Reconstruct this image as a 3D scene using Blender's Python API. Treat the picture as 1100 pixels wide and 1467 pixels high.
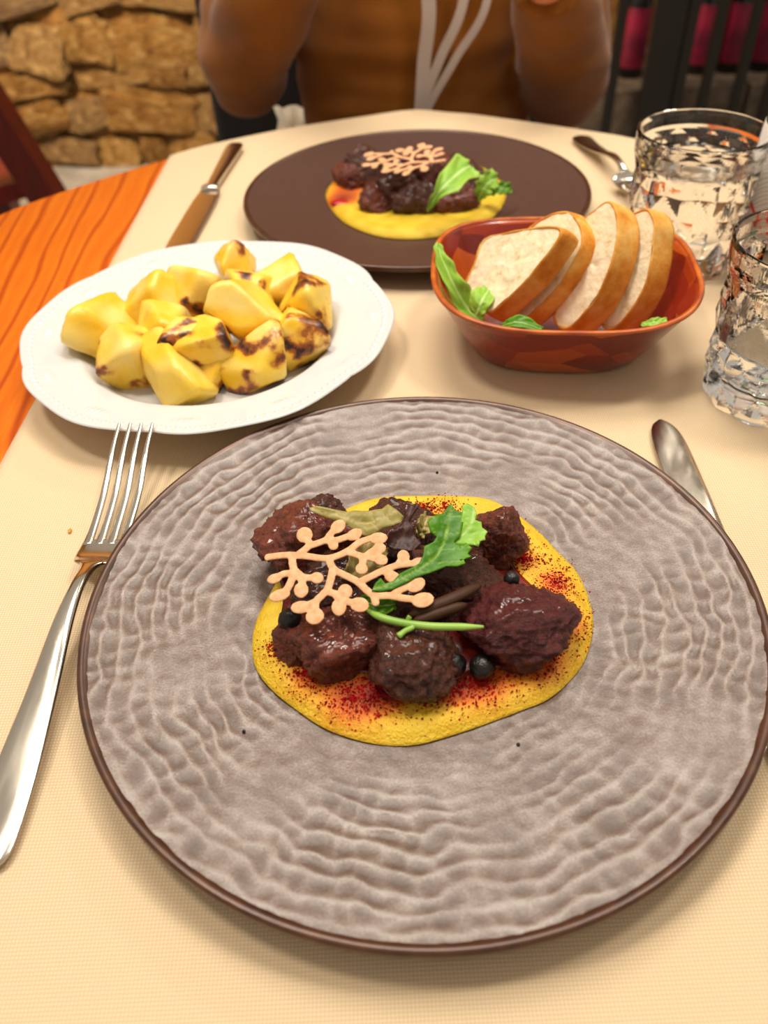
import bpy, bmesh, math, random
from mathutils import Vector, Matrix, noise

# ------------------------------------------------------------------ clear
for o in list(bpy.data.objects): bpy.data.objects.remove(o)
S = bpy.context.scene
COL = S.collection
R = math.radians
# all geometry is laid out with the table top at z = 0; every root is lifted by TABLE at the end
TABLE = 0.75

# ------------------------------------------------------------------ camera
CAM_F, CAM_P, CAM_R, CAM_H = 1134.3, 0.759264, -0.049858, 0.301
FW = Vector((0, math.cos(CAM_P), -math.sin(CAM_P)))
_r = Vector((1, 0, 0)); _u = _r.cross(FW)
RT = _r * math.cos(CAM_R) + _u * math.sin(CAM_R)
UP = -_r * math.sin(CAM_R) + _u * math.cos(CAM_R)
cam_d = bpy.data.cameras.new('camera'); cam = bpy.data.objects.new('camera', cam_d); COL.objects.link(cam)
M4 = Matrix((RT, UP, -FW)).transposed().to_4x4(); M4.translation = (0, 0, CAM_H); cam.matrix_world = M4
cam_d.sensor_fit = 'VERTICAL'; cam_d.sensor_height = 36; cam_d.sensor_width = 27
cam_d.lens = CAM_F / 1467 * 36; cam_d.clip_start = .01
cam_d.dof.use_dof = True; cam_d.dof.focus_distance = .385; cam_d.dof.aperture_fstop = 7.5
S.camera = cam

# ------------------------------------------------------------------ world, lamps, exposure
S.view_settings.view_transform = 'Standard'; S.view_settings.look = 'None'
S.view_settings.exposure = 0.12; S.view_settings.gamma = 1; S.view_settings.use_curve_mapping = False
W = bpy.data.worlds.new('room_glow'); S.world = W; W.use_nodes = True
W.node_tree.nodes['Background'].inputs[0].default_value = (1.0, .88, .74, 1)
W.node_tree.nodes['Background'].inputs[1].default_value = .46

def lamp(name, loc, aim, power, size, col, spread=180):
    d = bpy.data.lights.new(name, 'AREA'); d.shape = 'DISK'; d.size = size; d.energy = power; d.color = col; d.spread = R(spread)
    o = bpy.data.objects.new(name, d); COL.objects.link(o); o.location = loc
    o.rotation_euler = (Vector(aim) - Vector(loc)).to_track_quat('-Z', 'Y').to_euler()
    return o
lamp('ceiling_panel_lamp', (.0, 1.05, 1.7), (0, .55, 0), 11.5, .75, (1, .93, .82), 140)
lamp('ceiling_spot_lamp', (-.55, .45, 1.6), (-.05, .45, 0), 3.2, .28, (1, .92, .80), 100)
lamp('ceiling_spot_lamp', (.65, .55, 1.6), (.1, .45, 0), 2.8, .28, (1, .93, .82), 100)
lamp('added_knife_fill', (1.15, 2.1, 1.75), (1.1, 2.0, 0), 9, .35, (1, .9, .75), 150)  # unseen fill added to brighten the near knife and make the glasses sparkle
lamp('added_wall_fill', (-1.2, 1.7, 1.5), (-1.1, 3.05, -.3), 70, .3, (1, .82, .55), 130)  # unseen fill added to put more light on the stone wall

# ------------------------------------------------------------------ projection helpers (photo pixel -> a point at a real height or depth)
def ray(u, v): return FW + RT * ((u - 550) / CAM_F) - UP * ((v - 733.5) / CAM_F)
EYE = Vector((0, 0, CAM_H))
def un(u, v, z=0.0):
    d = ray(u, v); return EYE + d * ((z - CAM_H) / d.z)
def uny(u, v, y):
    d = ray(u, v); return EYE + d * (y / d.y)
def unp(u, v, P, n):
    d = ray(u, v); return EYE + d * ((Vector(P) - EYE).dot(n) / d.dot(n))

# ------------------------------------------------------------------ materials
def srgb(r, g, b):
    f = lambda c: (c / 255 / 12.92) if c / 255 <= .04045 else ((c / 255 + .055) / 1.055) ** 2.4
    return (f(r), f(g), f(b), 1)
class NT:
    def __init__(s, name):
        s.m = bpy.data.materials.new(name); s.m.use_nodes = True; s.t = s.m.node_tree; s.b = s.t.nodes['Principled BSDF']; s._tc = None
    def n(s, kind, **kw):
        nd = s.t.nodes.new(kind)
        for k, v in kw.items():
            if k.startswith('i_'):
                key = k[2:].replace('_', ' ')
                nd.inputs[int(key) if key.isdigit() else key].default_value = v
            else: setattr(nd, k, v)
        return nd
    def l(s, a, b): s.t.links.new(a, b)
    def co(s, scale=(1, 1, 1), rot=(0, 0, 0)):
        tc = s.n('ShaderNodeTexCoord'); mp = s.n('ShaderNodeMapping'); mp.inputs['Scale'].default_value = scale; mp.inputs['Rotation'].default_value = rot
        s.l(tc.outputs['Object'], mp.inputs['Vector']); return mp.outputs[0]
    def noise(s, scale, detail=4, rough=.5, vec=None, dist=0):
        nd = s.n('ShaderNodeTexNoise'); nd.inputs['Scale'].default_value = scale; nd.inputs['Detail'].default_value = detail
        nd.inputs['Roughness'].default_value = rough; nd.inputs['Distortion'].default_value = dist
        s.l(vec if vec is not None else s.co(), nd.inputs['Vector']); return nd.outputs['Fac']
    def ramp(s, fac, stops, interp='LINEAR'):
        nd = s.n('ShaderNodeValToRGB'); cr = nd.color_ramp; cr.interpolation = interp
        while len(cr.elements) < len(stops): cr.elements.new(.5)
        for e, (p, c) in zip(cr.elements, stops): e.position = p; e.color = c if len(c) == 4 else (*c, 1)
        s.l(fac, nd.inputs[0]); return nd.outputs[0]
    def mix(s, fac, a, b, blend='MIX'):
        nd = s.n('ShaderNodeMix', data_type='RGBA', blend_type=blend)
        for sock, val in ((nd.inputs[0], fac), (nd.inputs[6], a), (nd.inputs[7], b)):
            if hasattr(val, 'links'): s.l(val, sock)
            else: sock.default_value = val
        return nd.outputs[2]
    def math(s, op, a, b=None):
        nd = s.n('ShaderNodeMath', operation=op)
        for i, val in enumerate((a, b)):
            if val is None: continue
            if hasattr(val, 'links'): s.l(val, nd.inputs[i])
            else: nd.inputs[i].default_value = val
        return nd.outputs[0]
    def attr(s, name): return s.n('ShaderNodeAttribute', attribute_name=name).outputs['Fac']
    def bump(s, h, strength=.3, dist=.001, prev=None):
        nd = s.n('ShaderNodeBump'); nd.inputs['Strength'].default_value = strength; nd.inputs['Distance'].default_value = dist
        s.l(h, nd.inputs['Height'])
        if prev is not None: s.l(prev, nd.inputs['Normal'])
        s.l(nd.outputs[0], s.b.inputs['Normal']); return nd.outputs[0]
    def set(s, color=None, rough=None, metal=None, spec=None, **kw):
        for key, val in (('Base Color', color), ('Roughness', rough), ('Metallic', metal), ('Specular IOR Level', spec), *((k.replace('_', ' '), v) for k, v in kw.items())):
            if val is None: continue
            if hasattr(val, 'links'): s.l(val, s.b.inputs[key])
            else: s.b.inputs[key].default_value = val
        return s

def plain(name, col, rough=.5, metal=0, **kw): return NT(name).set(col, rough, metal, **kw).m

MAT = {}
# tablecloth weave
t = NT('cream_cotton_weave')
wx = t.n('ShaderNodeTexWave', wave_type='BANDS', bands_direction='X'); wx.inputs['Scale'].default_value = 230
wy = t.n('ShaderNodeTexWave', wave_type='BANDS', bands_direction='Y'); wy.inputs['Scale'].default_value = 230
for w_ in (wx, wy): w_.inputs['Distortion'].default_value = 0; t.l(t.co(), w_.inputs['Vector'])
hv = t.math('MULTIPLY', wx.outputs['Fac'], wy.outputs['Fac'])
colr = t.ramp(hv, [(0, srgb(208, 180, 142)), (.75, srgb(238, 218, 186))])
colr = t.mix(t.math('MULTIPLY', t.noise(9, 3), .25), colr, srgb(224, 194, 152))
t.set(colr, .9, spec=.15); t.bump(hv, .35, .0006); MAT['cloth'] = t.m
# tabletop wood
t = NT('orange_varnished_wood')
v = t.co((1, .16, 1), (0, 0, R(-14)))
wv = t.n('ShaderNodeTexWave', wave_type='BANDS', bands_direction='X', wave_profile='SIN'); wv.inputs['Scale'].default_value = 15
wv.inputs['Distortion'].default_value = 11; wv.inputs['Detail'].default_value = 2.5; wv.inputs['Detail Scale'].default_value = .9; wv.inputs['Detail Roughness'].default_value = .55; t.l(v, wv.inputs['Vector'])
c1 = t.ramp(wv.outputs['Fac'], [(0, srgb(164, 62, 2)), (.10, srgb(212, 98, 8)), (.3, srgb(226, 122, 18)), (1, srgb(220, 108, 12))])
fib = t.noise(60, 5, .65, t.co((8, .3, 1), (0, 0, R(-14))))
c1 = t.mix(t.ramp(fib, [(.35, (.55,) * 3), (.65, (0, 0, 0))]), c1, srgb(190, 80, 4))
t.set(c1, .42, spec=.3); t.bump(fib, .08, .0004); MAT['wood'] = t.m
# stoneware plates
t = NT('hammered_bronze_stoneware')
nz = t.noise(1100, 3, .75); nb = t.noise(30, 4, .6)
rg_ = t.math('ADD', t.attr('glaze'), t.math('MULTIPLY', t.math('SUBTRACT', nz, .5), 1.5))
c1 = t.ramp(rg_, [(.05, srgb(70, 46, 30)), (.5, srgb(98, 72, 56)), (1.0, srgb(136, 118, 106))])
c1 = t.mix(t.math('MULTIPLY', nb, .35), c1, srgb(88, 58, 38))
t.set(c1, t.ramp(rg_, [(.1, (.46,) * 3), (.9, (.30,) * 3)]), 0, IOR=1.78); t.bump(nz, .45, .0004); MAT['stoneware'] = t.m
t = NT('dark_brown_stoneware'); nz = t.noise(700, 3, .7); t.set(t.ramp(nz, [(.3, srgb(58, 32, 20)), (.7, srgb(84, 50, 34))]), .5, 0, IOR=1.5); t.bump(nz, .3, .0004); MAT['stoneware_dark'] = t.m
t = NT('brown_glazed_rim'); nz = t.noise(120, 3)
t.set(t.ramp(nz, [(.3, srgb(62, 36, 22)), (.7, srgb(88, 54, 34))]), .28, .2); MAT['rim'] = t.m
# white porcelain
t = NT('white_porcelain'); t.set(srgb(210, 209, 208), .12, spec=.5, Coat_Weight=.3, Coat_Roughness=.05); MAT['porcelain'] = t.m
# steel
t = NT('polished_steel'); nz = t.noise(90, 3, .5, t.co((1, .2, 1)))
t.set(srgb(205, 196, 182), t.ramp(nz, [(.3, (.12,) * 3), (.7, (.24,) * 3)]), 1.0); t.bump(nz, .08, .0006); MAT['steel'] = t.m
# polenta
t = NT('yellow_polenta'); nz = t.noise(700, 3, .6); nb = t.noise(70, 4)
c1 = t.ramp(nb, [(.3, srgb(220, 176, 26)), (.7, srgb(234, 200, 58))])
c1 = t.mix(t.ramp(nz, [(.62, (0, 0, 0)), (.75, (.5,) * 3)]), c1, srgb(248, 222, 110))
st = t.attr('stain')
c1 = t.mix(t.ramp(st, [(0, (0, 0, 0)), (.25, (.2,) * 3), (.6, (.8,) * 3), (1, (1,) * 3)]), c1, t.ramp(st, [(.0, srgb(244, 140, 24)), (.45, srgb(226, 60, 16)), (1, srgb(120, 8, 8))]))
t.set(c1, .42, spec=.4, Subsurface_Weight=.12, Subsurface_Radius=(.004, .002, .0008), Subsurface_Scale=1.0); t.bump(nz, 1.0, .0010); MAT['polenta'] = t.m
t = NT('crimson_powder'); nz = t.noise(500, 2); t.set(t.ramp(nz, [(.35, srgb(92, 4, 14)), (.65, srgb(190, 16, 24))]), .85, spec=.1); MAT['powder'] = t.m
# meat
def meat_mat(name, dark, light, dust=None):
    t = NT(name); f = t.noise(150, 8, .75, t.co((1, 1, 1)), 1.2); g = t.noise(520, 5, .75); fb = t.noise(160, 4, .6, t.co((1, 7, 7), (.3, .5, .8)))
    c = t.ramp(f, [(.36, dark), (.52, light), (.62, light), (.72, dark)])
    c = t.mix(t.ramp(fb, [(.45, (0, 0, 0)), (.7, (.6,) * 3)]), c, tuple(min(1, k * 1.5) for k in light[:3]) + (1,))
    if dust is not None: c = t.mix(t.ramp(g, [(.42, (0, 0, 0)), (.58, (.85,) * 3)]), c, dust)
    t.set(c, t.ramp(g, [(.38, (.12,) * 3), (.62, (.6,) * 3)]), spec=.5, Coat_Weight=.35, Coat_Roughness=.08)
    b = t.bump(f, 1.0, .004); b = t.bump(fb, .8, .002, b); t.bump(g, .8, .0012, b); return t.m
MAT['meat'] = meat_mat('braised_beef', srgb(30, 12, 8), srgb(100, 46, 24))
MAT['meat_red'] = meat_mat('braised_beef_reddish', srgb(40, 14, 9), srgb(134, 58, 34))
MAT['meat_dust'] = meat_mat('braised_beef_powdered', srgb(44, 12, 14), srgb(104, 40, 28), srgb(104, 12, 22))
t = NT('dark_gravy'); nz = t.noise(90, 4); t.set(t.ramp(nz, [(.35, srgb(60, 12, 8)), (.7, srgb(140, 30, 14))]), .22, spec=.5); t.bump(nz, .4, .001); MAT['gravy'] = t.m
t = NT('black_berry'); nz = t.noise(500, 3); t.set(srgb(20, 14, 14), .32); t.bump(nz, .7, .001); MAT['berry'] = t.m
t = NT('pale_tuile'); nz = t.noise(400, 4, .6); t.set(t.ramp(nz, [(.3, srgb(206, 146, 100)), (.7, srgb(228, 180, 138))]), .6, spec=.2); t.bump(nz, .3, .0004); MAT['tuile'] = t.m
def leaf_mat(name, a, b, vein, rough=.38):
    t = NT(name); nz = t.noise(45, 4, .6); e = t.attr('edge'); r_ = t.attr('rib')
    c = t.mix(t.math('MULTIPLY', e, 1.0), a, b); c = t.mix(t.math('MULTIPLY', nz, .35), c, a); c = t.mix(r_, c, vein)
    t.set(c, rough, spec=.25, Subsurface_Weight=0); t.bump(t.noise(220, 3), .35, .0008); return t.m
MAT['leaf'] = leaf_mat('fresh_green_leaf', srgb(48, 104, 4), srgb(96, 146, 14), srgb(150, 182, 66))
MAT['leaf_pale'] = leaf_mat('pale_green_leaf', srgb(116, 168, 40), srgb(156, 190, 70), srgb(190, 212, 130))
MAT['leaf_olive'] = leaf_mat('wilted_olive_leaf', srgb(138, 130, 66), srgb(176, 150, 92), srgb(206, 178, 122))
MAT['stalk'] = leaf_mat('wilted_brown_stalk', srgb(64, 38, 20), srgb(90, 56, 30), srgb(110, 74, 44), .55)
MAT['leaf_dark'] = leaf_mat('dark_purple_leaf', srgb(42, 20, 16), srgb(84, 44, 34), srgb(96, 58, 42))
t = NT('green_stem'); t.set(t.ramp(t.noise(40, 2), [(.3, srgb(104, 150, 44)), (.7, srgb(160, 196, 86))]), .4); MAT['stem'] = t.m
# potato
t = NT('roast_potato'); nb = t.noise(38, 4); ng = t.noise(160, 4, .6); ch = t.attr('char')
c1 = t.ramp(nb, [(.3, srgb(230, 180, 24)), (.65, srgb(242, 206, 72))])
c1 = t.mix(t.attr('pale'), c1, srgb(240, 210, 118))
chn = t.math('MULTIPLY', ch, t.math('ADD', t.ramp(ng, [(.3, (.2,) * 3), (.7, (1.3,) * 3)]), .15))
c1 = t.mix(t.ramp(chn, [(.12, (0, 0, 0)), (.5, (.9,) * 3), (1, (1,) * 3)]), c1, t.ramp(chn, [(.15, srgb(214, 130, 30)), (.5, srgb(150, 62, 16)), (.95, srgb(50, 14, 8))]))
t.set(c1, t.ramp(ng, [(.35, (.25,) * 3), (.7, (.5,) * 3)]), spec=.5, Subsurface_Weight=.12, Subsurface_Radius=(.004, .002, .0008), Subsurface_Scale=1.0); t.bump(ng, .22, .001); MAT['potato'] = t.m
# wooden bowl
t = NT('red_brown_bowl_wood'); vo = t.n('ShaderNodeTexVoronoi'); vo.inputs['Scale'].default_value = 26; t.l(t.co((1, 1.6, 2.2), (.3, .4, .7)), vo.inputs['Vector'])
gr = t.noise(50, 5, .6, t.co((1, 6, 1), (0, 0, .6)))
c1 = t.ramp(vo.outputs['Color'], [(.2, srgb(96, 18, 6)), (.5, srgb(142, 36, 10)), (.85, srgb(204, 96, 24))])
c1 = t.mix(t.math('MULTIPLY', gr, .6), c1, srgb(132, 30, 10))
t.set(c1, .25, spec=.5, Coat_Weight=.3, Coat_Roughness=.12); MAT['bowl'] = t.m
t = NT('orange_bowl_rim_wood'); t.set(t.ramp(t.noise(60, 4), [(.3, srgb(150, 56, 18)), (.7, srgb(206, 110, 40))]), .3, spec=.4); MAT['bowl_rim'] = t.m
# bread
t = NT('white_crumb'); vo = t.n('ShaderNodeTexVoronoi'); vo.inputs['Scale'].default_value = 260; t.l(t.co(), vo.inputs['Vector'])
po = t.noise(130, 5, .65)
t.set(t.ramp(po, [(.3, srgb(214, 184, 134)), (.42, srgb(240, 220, 180)), (.7, srgb(248, 234, 204))]), .9, spec=.1, Subsurface_Weight=.1, Subsurface_Radius=(.004, .003, .002), Subsurface_Scale=1.0)
b = t.bump(po, .5, .002); t.bump(vo.outputs['Distance'], .3, .0008, b); MAT['crumb'] = t.m
t = NT('golden_crust'); n1 = t.noise(45, 5, .6); n2 = t.noise(300, 3)
t.set(t.ramp(n1, [(.28, srgb(178, 96, 26)), (.46, srgb(216, 144, 52)), (.62, srgb(230, 176, 92)), (.8, srgb(238, 204, 140))]), .7, spec=.2); b = t.bump(n1, .5, .002); t.bump(n2, .4, .0008, b); MAT['crust'] = t.m
# glass, water, bottle
t = NT('clear_cut_glass'); t.set((1, 1, 1, 1), .0, Transmission_Weight=1.0, IOR=1.43); MAT['glass'] = t.m
t = NT('clear_water'); t.set((1, 1, 1, 1), .0, Transmission_Weight=1.0, IOR=1.33); MAT['water'] = t.m
t = NT('green_bottle_glass'); t.set(srgb(30, 150, 70), .02, Transmission_Weight=.85, IOR=1.48); MAT['green_glass'] = t.m
t = NT('engraved_white_label'); wv = t.n('ShaderNodeTexWave', wave_type='BANDS', bands_direction='DIAGONAL'); wv.inputs['Scale'].default_value = 190; wv.inputs['Distortion'].default_value = 6; wv.inputs['Detail Scale'].default_value = .3; t.l(t.co(), wv.inputs['Vector'])
t.set(t.ramp(wv.outputs['Fac'], [(.1, srgb(208, 196, 184)), (.5, srgb(240, 230, 218))]), .5); MAT['label'] = t.m
MAT['red_print'] = plain('red_print', srgb(232, 52, 18), .5)
# person, chairs, background
t = NT('caramel_knit'); kn = t.n('ShaderNodeTexWave', wave_type='BANDS', bands_direction='X'); kn.inputs['Scale'].default_value = 110; t.l(t.co(), kn.inputs['Vector'])
t.set(t.ramp(t.noise(8, 3), [(.3, srgb(120, 68, 16)), (.7, srgb(146, 88, 22))]), .9, spec=.1, Sheen_Weight=.2); t.bump(kn.outputs['Fac'], .25, .001); MAT['knit'] = t.m
t = NT('warm_skin'); t.set(srgb(222, 140, 98), .45, Subsurface_Weight=.2, Subsurface_Radius=(.01, .004, .002), Subsurface_Scale=1.0); t.bump(t.noise(200, 3), .1, .001); MAT['skin'] = t.m
MAT['hair'] = plain('dark_brown_hair', srgb(42, 26, 18), .5)
MAT['denim'] = plain('dark_trousers', srgb(22, 22, 28), .9)
MAT['strap'] = plain('white_lanyard_fabric', srgb(176, 160, 150), .75)
MAT['black'] = plain('black_upholstery', srgb(20, 17, 16), .75)
MAT['linen'] = plain('white_linen', srgb(236, 224, 200), .9)
t = NT('dark_red_painted_wood'); t.set(t.ramp(t.noise(20, 4, .5, t.co((6, 6, .6))), [(.3, srgb(70, 12, 8)), (.7, srgb(104, 22, 12))]), .4); MAT['red_wood'] = t.m
t = NT('rough_ochre_stone'); oi = t.n('ShaderNodeObjectInfo'); n1 = t.noise(4.5, 8, .72, None, .8)
c1 = t.ramp(oi.outputs['Random'], [(0, srgb(150, 104, 54)), (.35, srgb(176, 130, 72)), (.6, srgb(140, 110, 82)), (.85, srgb(190, 142, 78)), (1, srgb(120, 78, 44))])
c1 = t.mix(t.ramp(n1, [(.5, (0, 0, 0)), (.66, (.85,) * 3)]), c1, srgb(214, 176, 118)); c1 = t.mix(t.ramp(n1, [(.32, (.9,) * 3), (.47, (0, 0, 0))]), c1, srgb(84, 48, 22))  # highlit edges and shaded pits of the bumps put into the stone colour
t.set(c1, .95, spec=.1); t.bump(n1, 1.0, .06); MAT['stone'] = t.m
t = NT('lime_mortar'); n1 = t.noise(18, 6, .7); t.set(t.ramp(n1, [(.3, srgb(104, 70, 36)), (.7, srgb(166, 120, 66))]), .95, spec=.1); t.bump(n1, 1, .03); MAT['mortar'] = t.m
t = NT('grey_floor_stone'); n1 = t.noise(9, 6, .65); t.set(t.ramp(n1, [(.3, srgb(104, 98, 94)), (.7, srgb(150, 142, 136))]), .6); t.bump(n1, .4, .01); MAT['floor'] = t.m
t = NT('grey_ledge_stone'); n1 = t.noise(12, 6, .65); t.set(t.ramp(n1, [(.3, srgb(70, 58, 48)), (.7, srgb(128, 108, 90))]), .9); t.bump(n1, .8, .02); MAT['ledge'] = t.m
MAT['iron'] = plain('dark_iron', srgb(44, 40, 36), .55, .6)
t = NT('dark_wine_bottle_glass'); t.set(srgb(14, 12, 10), .12, spec=.6); MAT['wine_glass'] = t.m
t = NT('magenta_label'); t.set(t.ramp(t.noise(14, 2), [(.35, srgb(96, 12, 42)), (.7, srgb(160, 26, 62))]), .4); MAT['magenta'] = t.m
MAT['capsule'] = plain('silver_capsule', srgb(150, 150, 150), .3, .9)
MAT['eye'] = plain('eye_white', srgb(235, 230, 225), .3)

# ------------------------------------------------------------------ object helpers
def root(name, loc, label, cat, group=None, kind=None):
    o = bpy.data.objects.new(name, None); COL.objects.link(o); o.location = loc; o.empty_display_size = .02
    o['label'] = label; o['category'] = cat
    if group: o['group'] = group
    if kind: o['kind'] = kind
    return o
def tag(o, label, cat, group=None, kind=None):
    o['label'] = label
    if cat: o['category'] = cat
    if group: o['group'] = group
    if kind: o['kind'] = kind
    return o
def worldloc(o):
    v = Vector((0, 0, 0))
    while o is not None: v += Vector(o.location); o = o.parent
    return v
def mk(name, verts, faces, mat, parent=None, smooth=True, attrs=None, mats=None, fmat=None, base=None):
    """mesh object from table-space coordinates; its origin is `base` (top-level) or its parent's origin"""
    if parent is not None: off = worldloc(parent)
    elif base is not None: off = Vector(base)
    else:
        lo = [min(v[i] for v in verts) for i in range(3)]; hi = [max(v[i] for v in verts) for i in range(3)]
        off = Vector(((lo[0] + hi[0]) / 2, (lo[1] + hi[1]) / 2, lo[2]))
    me = bpy.data.meshes.new(name); me.from_pydata([tuple(Vector(v) - off) for v in verts], [], faces)
    for m in (mats or [mat]): me.materials.append(MAT[m] if isinstance(m, str) else m)
    if fmat: me.polygons.foreach_set('material_index', fmat)
    if attrs:
        for k, vals in attrs.items():
            a = me.attributes.new(k, 'FLOAT', 'POINT'); a.data.foreach_set('value', vals)
    me.polygons.foreach_set('use_smooth', [smooth] * len(me.polygons)); me.update()
    o = bpy.data.objects.new(name, me); COL.objects.link(o)
    if parent is not None: o.parent = parent
    else: o.location = off
    return o
def fix_normals(o):
    bm = bmesh.new(); bm.from_mesh(o.data); bmesh.ops.recalc_face_normals(bm, faces=bm.faces); bm.to_mesh(o.data); bm.free(); return o
def lathe(profile, n, c=(0, 0, 0), fn=None, close=True):
    """profile [(r, z)]; poles where r == 0"""
    V, F = [], []; rows = []
    for (r, z) in profile:
        if r < 1e-7: rows.append([len(V)]); V.append(Vector((c[0], c[1], c[2] + z)))
        else:
            row = []
            for k in range(n):
                a = 2 * math.pi * k / n; rr, zz = (r, z) if fn is None else fn(r, z, a)
                row.append(len(V)); V.append(Vector((c[0] + rr * math.cos(a), c[1] + rr * math.sin(a), c[2] + zz)))
            rows.append(row)
    for A, B in zip(rows, rows[1:]):
        if len(A) == 1 and len(B) == 1: continue
        if len(A) == 1: F += [(A[0], B[(k + 1) % n], B[k]) for k in range(n)]
        elif len(B) == 1: F += [(A[k], A[(k + 1) % n], B[0]) for k in range(n)]
        else: F += [(A[k], A[(k + 1) % n], B[(k + 1) % n], B[k]) for k in range(n)]
    return V, F
def loft(rings):
    """closed rings of equal count -> capped skin"""
    V, F = [], []; n = len(rings[0])
    for rg in rings: V += [Vector(p) for p in rg]
    for i in range(len(rings) - 1):
        for k in range(n): F.append((i * n + k, i * n + (k + 1) % n, (i + 1) * n + (k + 1) % n, (i + 1) * n + k))
    F.append(tuple(reversed(range(n)))); F.append(tuple((len(rings) - 1) * n + k for k in range(n)))
    return V, F
def tube(path, rad, n=10, flat=1.0, upv=Vector((0, 0, 1))):
    P = [Vector(p) for p in path]; rings = []
    for i, p in enumerate(P):
        d = (P[min(i + 1, len(P) - 1)] - P[max(i - 1, 0)]).normalized(); s = d.cross(upv)
        s = s.normalized() if s.length > 1e-6 else Vector((1, 0, 0)); w = s.cross(d).normalized(); r = rad[i] if isinstance(rad, (list, tuple)) else rad
        rings.append([p + s * (r * math.cos(2 * math.pi * k / n)) + w * (r * flat * math.sin(2 * math.pi * k / n)) for k in range(n)])
    return loft(rings)
def join(parts):
    V, F = [], []
    for v, f in parts: b = len(V); V += list(v); F += [tuple(i + b for i in x) for x in f]
    return V, F
def box(x0, x1, y0, y1, z0, z1):
    V = [Vector((x, y, z)) for z in (z0, z1) for y in (y0, y1) for x in (x0, x1)]
    return V, [(0, 2, 3, 1), (4, 5, 7, 6), (0, 1, 5, 4), (2, 6, 7, 3), (0, 4, 6, 2), (1, 3, 7, 5)]
def crom(pts, n, closed=False):
    P = [Vector(p) for p in pts]; out = []; m = len(P)
    for i in range(m if closed else m - 1):
        g = lambda j: P[j % m] if closed else P[max(0, min(m - 1, j))]
        a, b, c, d = g(i - 1), g(i), g(i + 1), g(i + 2)
        for k in range(n):
            t = k / n; out.append(.5 * ((2 * b) + (c - a) * t + (2 * a - 5 * b + 4 * c - d) * t * t + (3 * b - a - 3 * c + d) * t ** 3))
    if not closed: out.append(P[-1].copy())
    return out
def sphere(c, r, seg=16, rings=10, sc=(1, 1, 1)):
    prof = [(math.sin(math.pi * i / rings), -math.cos(math.pi * i / rings)) for i in range(rings + 1)]; prof[0] = (0, -1); prof[-1] = (0, 1)
    V, F = lathe(prof, seg); return [Vector((c[0] + v.x * r * sc[0], c[1] + v.y * r * sc[1], c[2] + v.z * r * sc[2])) for v in V], F
def remesh(V, F, voxel, smooth_it=3):
    me = bpy.data.meshes.new('tmp'); me.from_pydata([tuple(v) for v in V], [], F); o = bpy.data.objects.new('tmp', me); COL.objects.link(o)
    fix_normals(o)
    m = o.modifiers.new('r', 'REMESH'); m.mode = 'VOXEL'; m.voxel_size = voxel
    s = o.modifiers.new('s', 'SMOOTH'); s.iterations = smooth_it; s.factor = .5
    dg = bpy.context.evaluated_depsgraph_get(); ev = o.evaluated_get(dg); m2 = ev.to_mesh()
    VV = [v.co.copy() for v in m2.vertices]; FF = [tuple(p.vertices) for p in m2.polygons]; ev.to_mesh_clear()
    bpy.data.objects.remove(o); bpy.data.meshes.remove(me); return VV, FF
_ico = {}
def ico(n):
    if n not in _ico:
        bm = bmesh.new(); bmesh.ops.create_icosphere(bm, subdivisions=n, radius=1); bm.verts.ensure_lookup_table()
        _ico[n] = ([v.co.copy().normalized() for v in bm.verts], [tuple(v.index for v in f.verts) for f in bm.faces]); bm.free()
    return _ico[n]
def fbm(p, o=4): return noise.fractal(p, 1.0, 2.0, o)

# ================================================================== SETTING
def structure(name, V, F, mat, label=None, smooth=False):
    o = mk(name, V, F, mat, smooth=smooth); o['kind'] = 'structure'
    if label: o['label'] = label
    return o
FL = -TABLE
fl = structure('floor', *box(-3.2, 3.2, -2.2, 3.2, FL - .08, FL - .006), 'mortar', 'grey stone slab floor')
tile_me = None; rnd = random.Random(3)
for i in range(-8, 8):
    for j in range(4, 10):
        x0, y0 = i * .4, -.95 + j * .45
        if tile_me is None:
            a = mk('slab', *box(x0 + .005, x0 + .395, y0 + .005, y0 + .445, FL - .03, FL), 'floor', fl, smooth=False); tile_me = a; base0 = (x0, y0)
        else:
            a = tile_me.copy(); COL.objects.link(a); a.location = (x0 - base0[0], y0 - base0[1], -rnd.random() * .003)
WALLY = 3.06
wall = structure('wall_back', *box(-3.2, 3.2, WALLY, WALLY + .3, FL, 1.7), 'mortar', 'rubble masonry wall of rough ochre stones')
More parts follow.
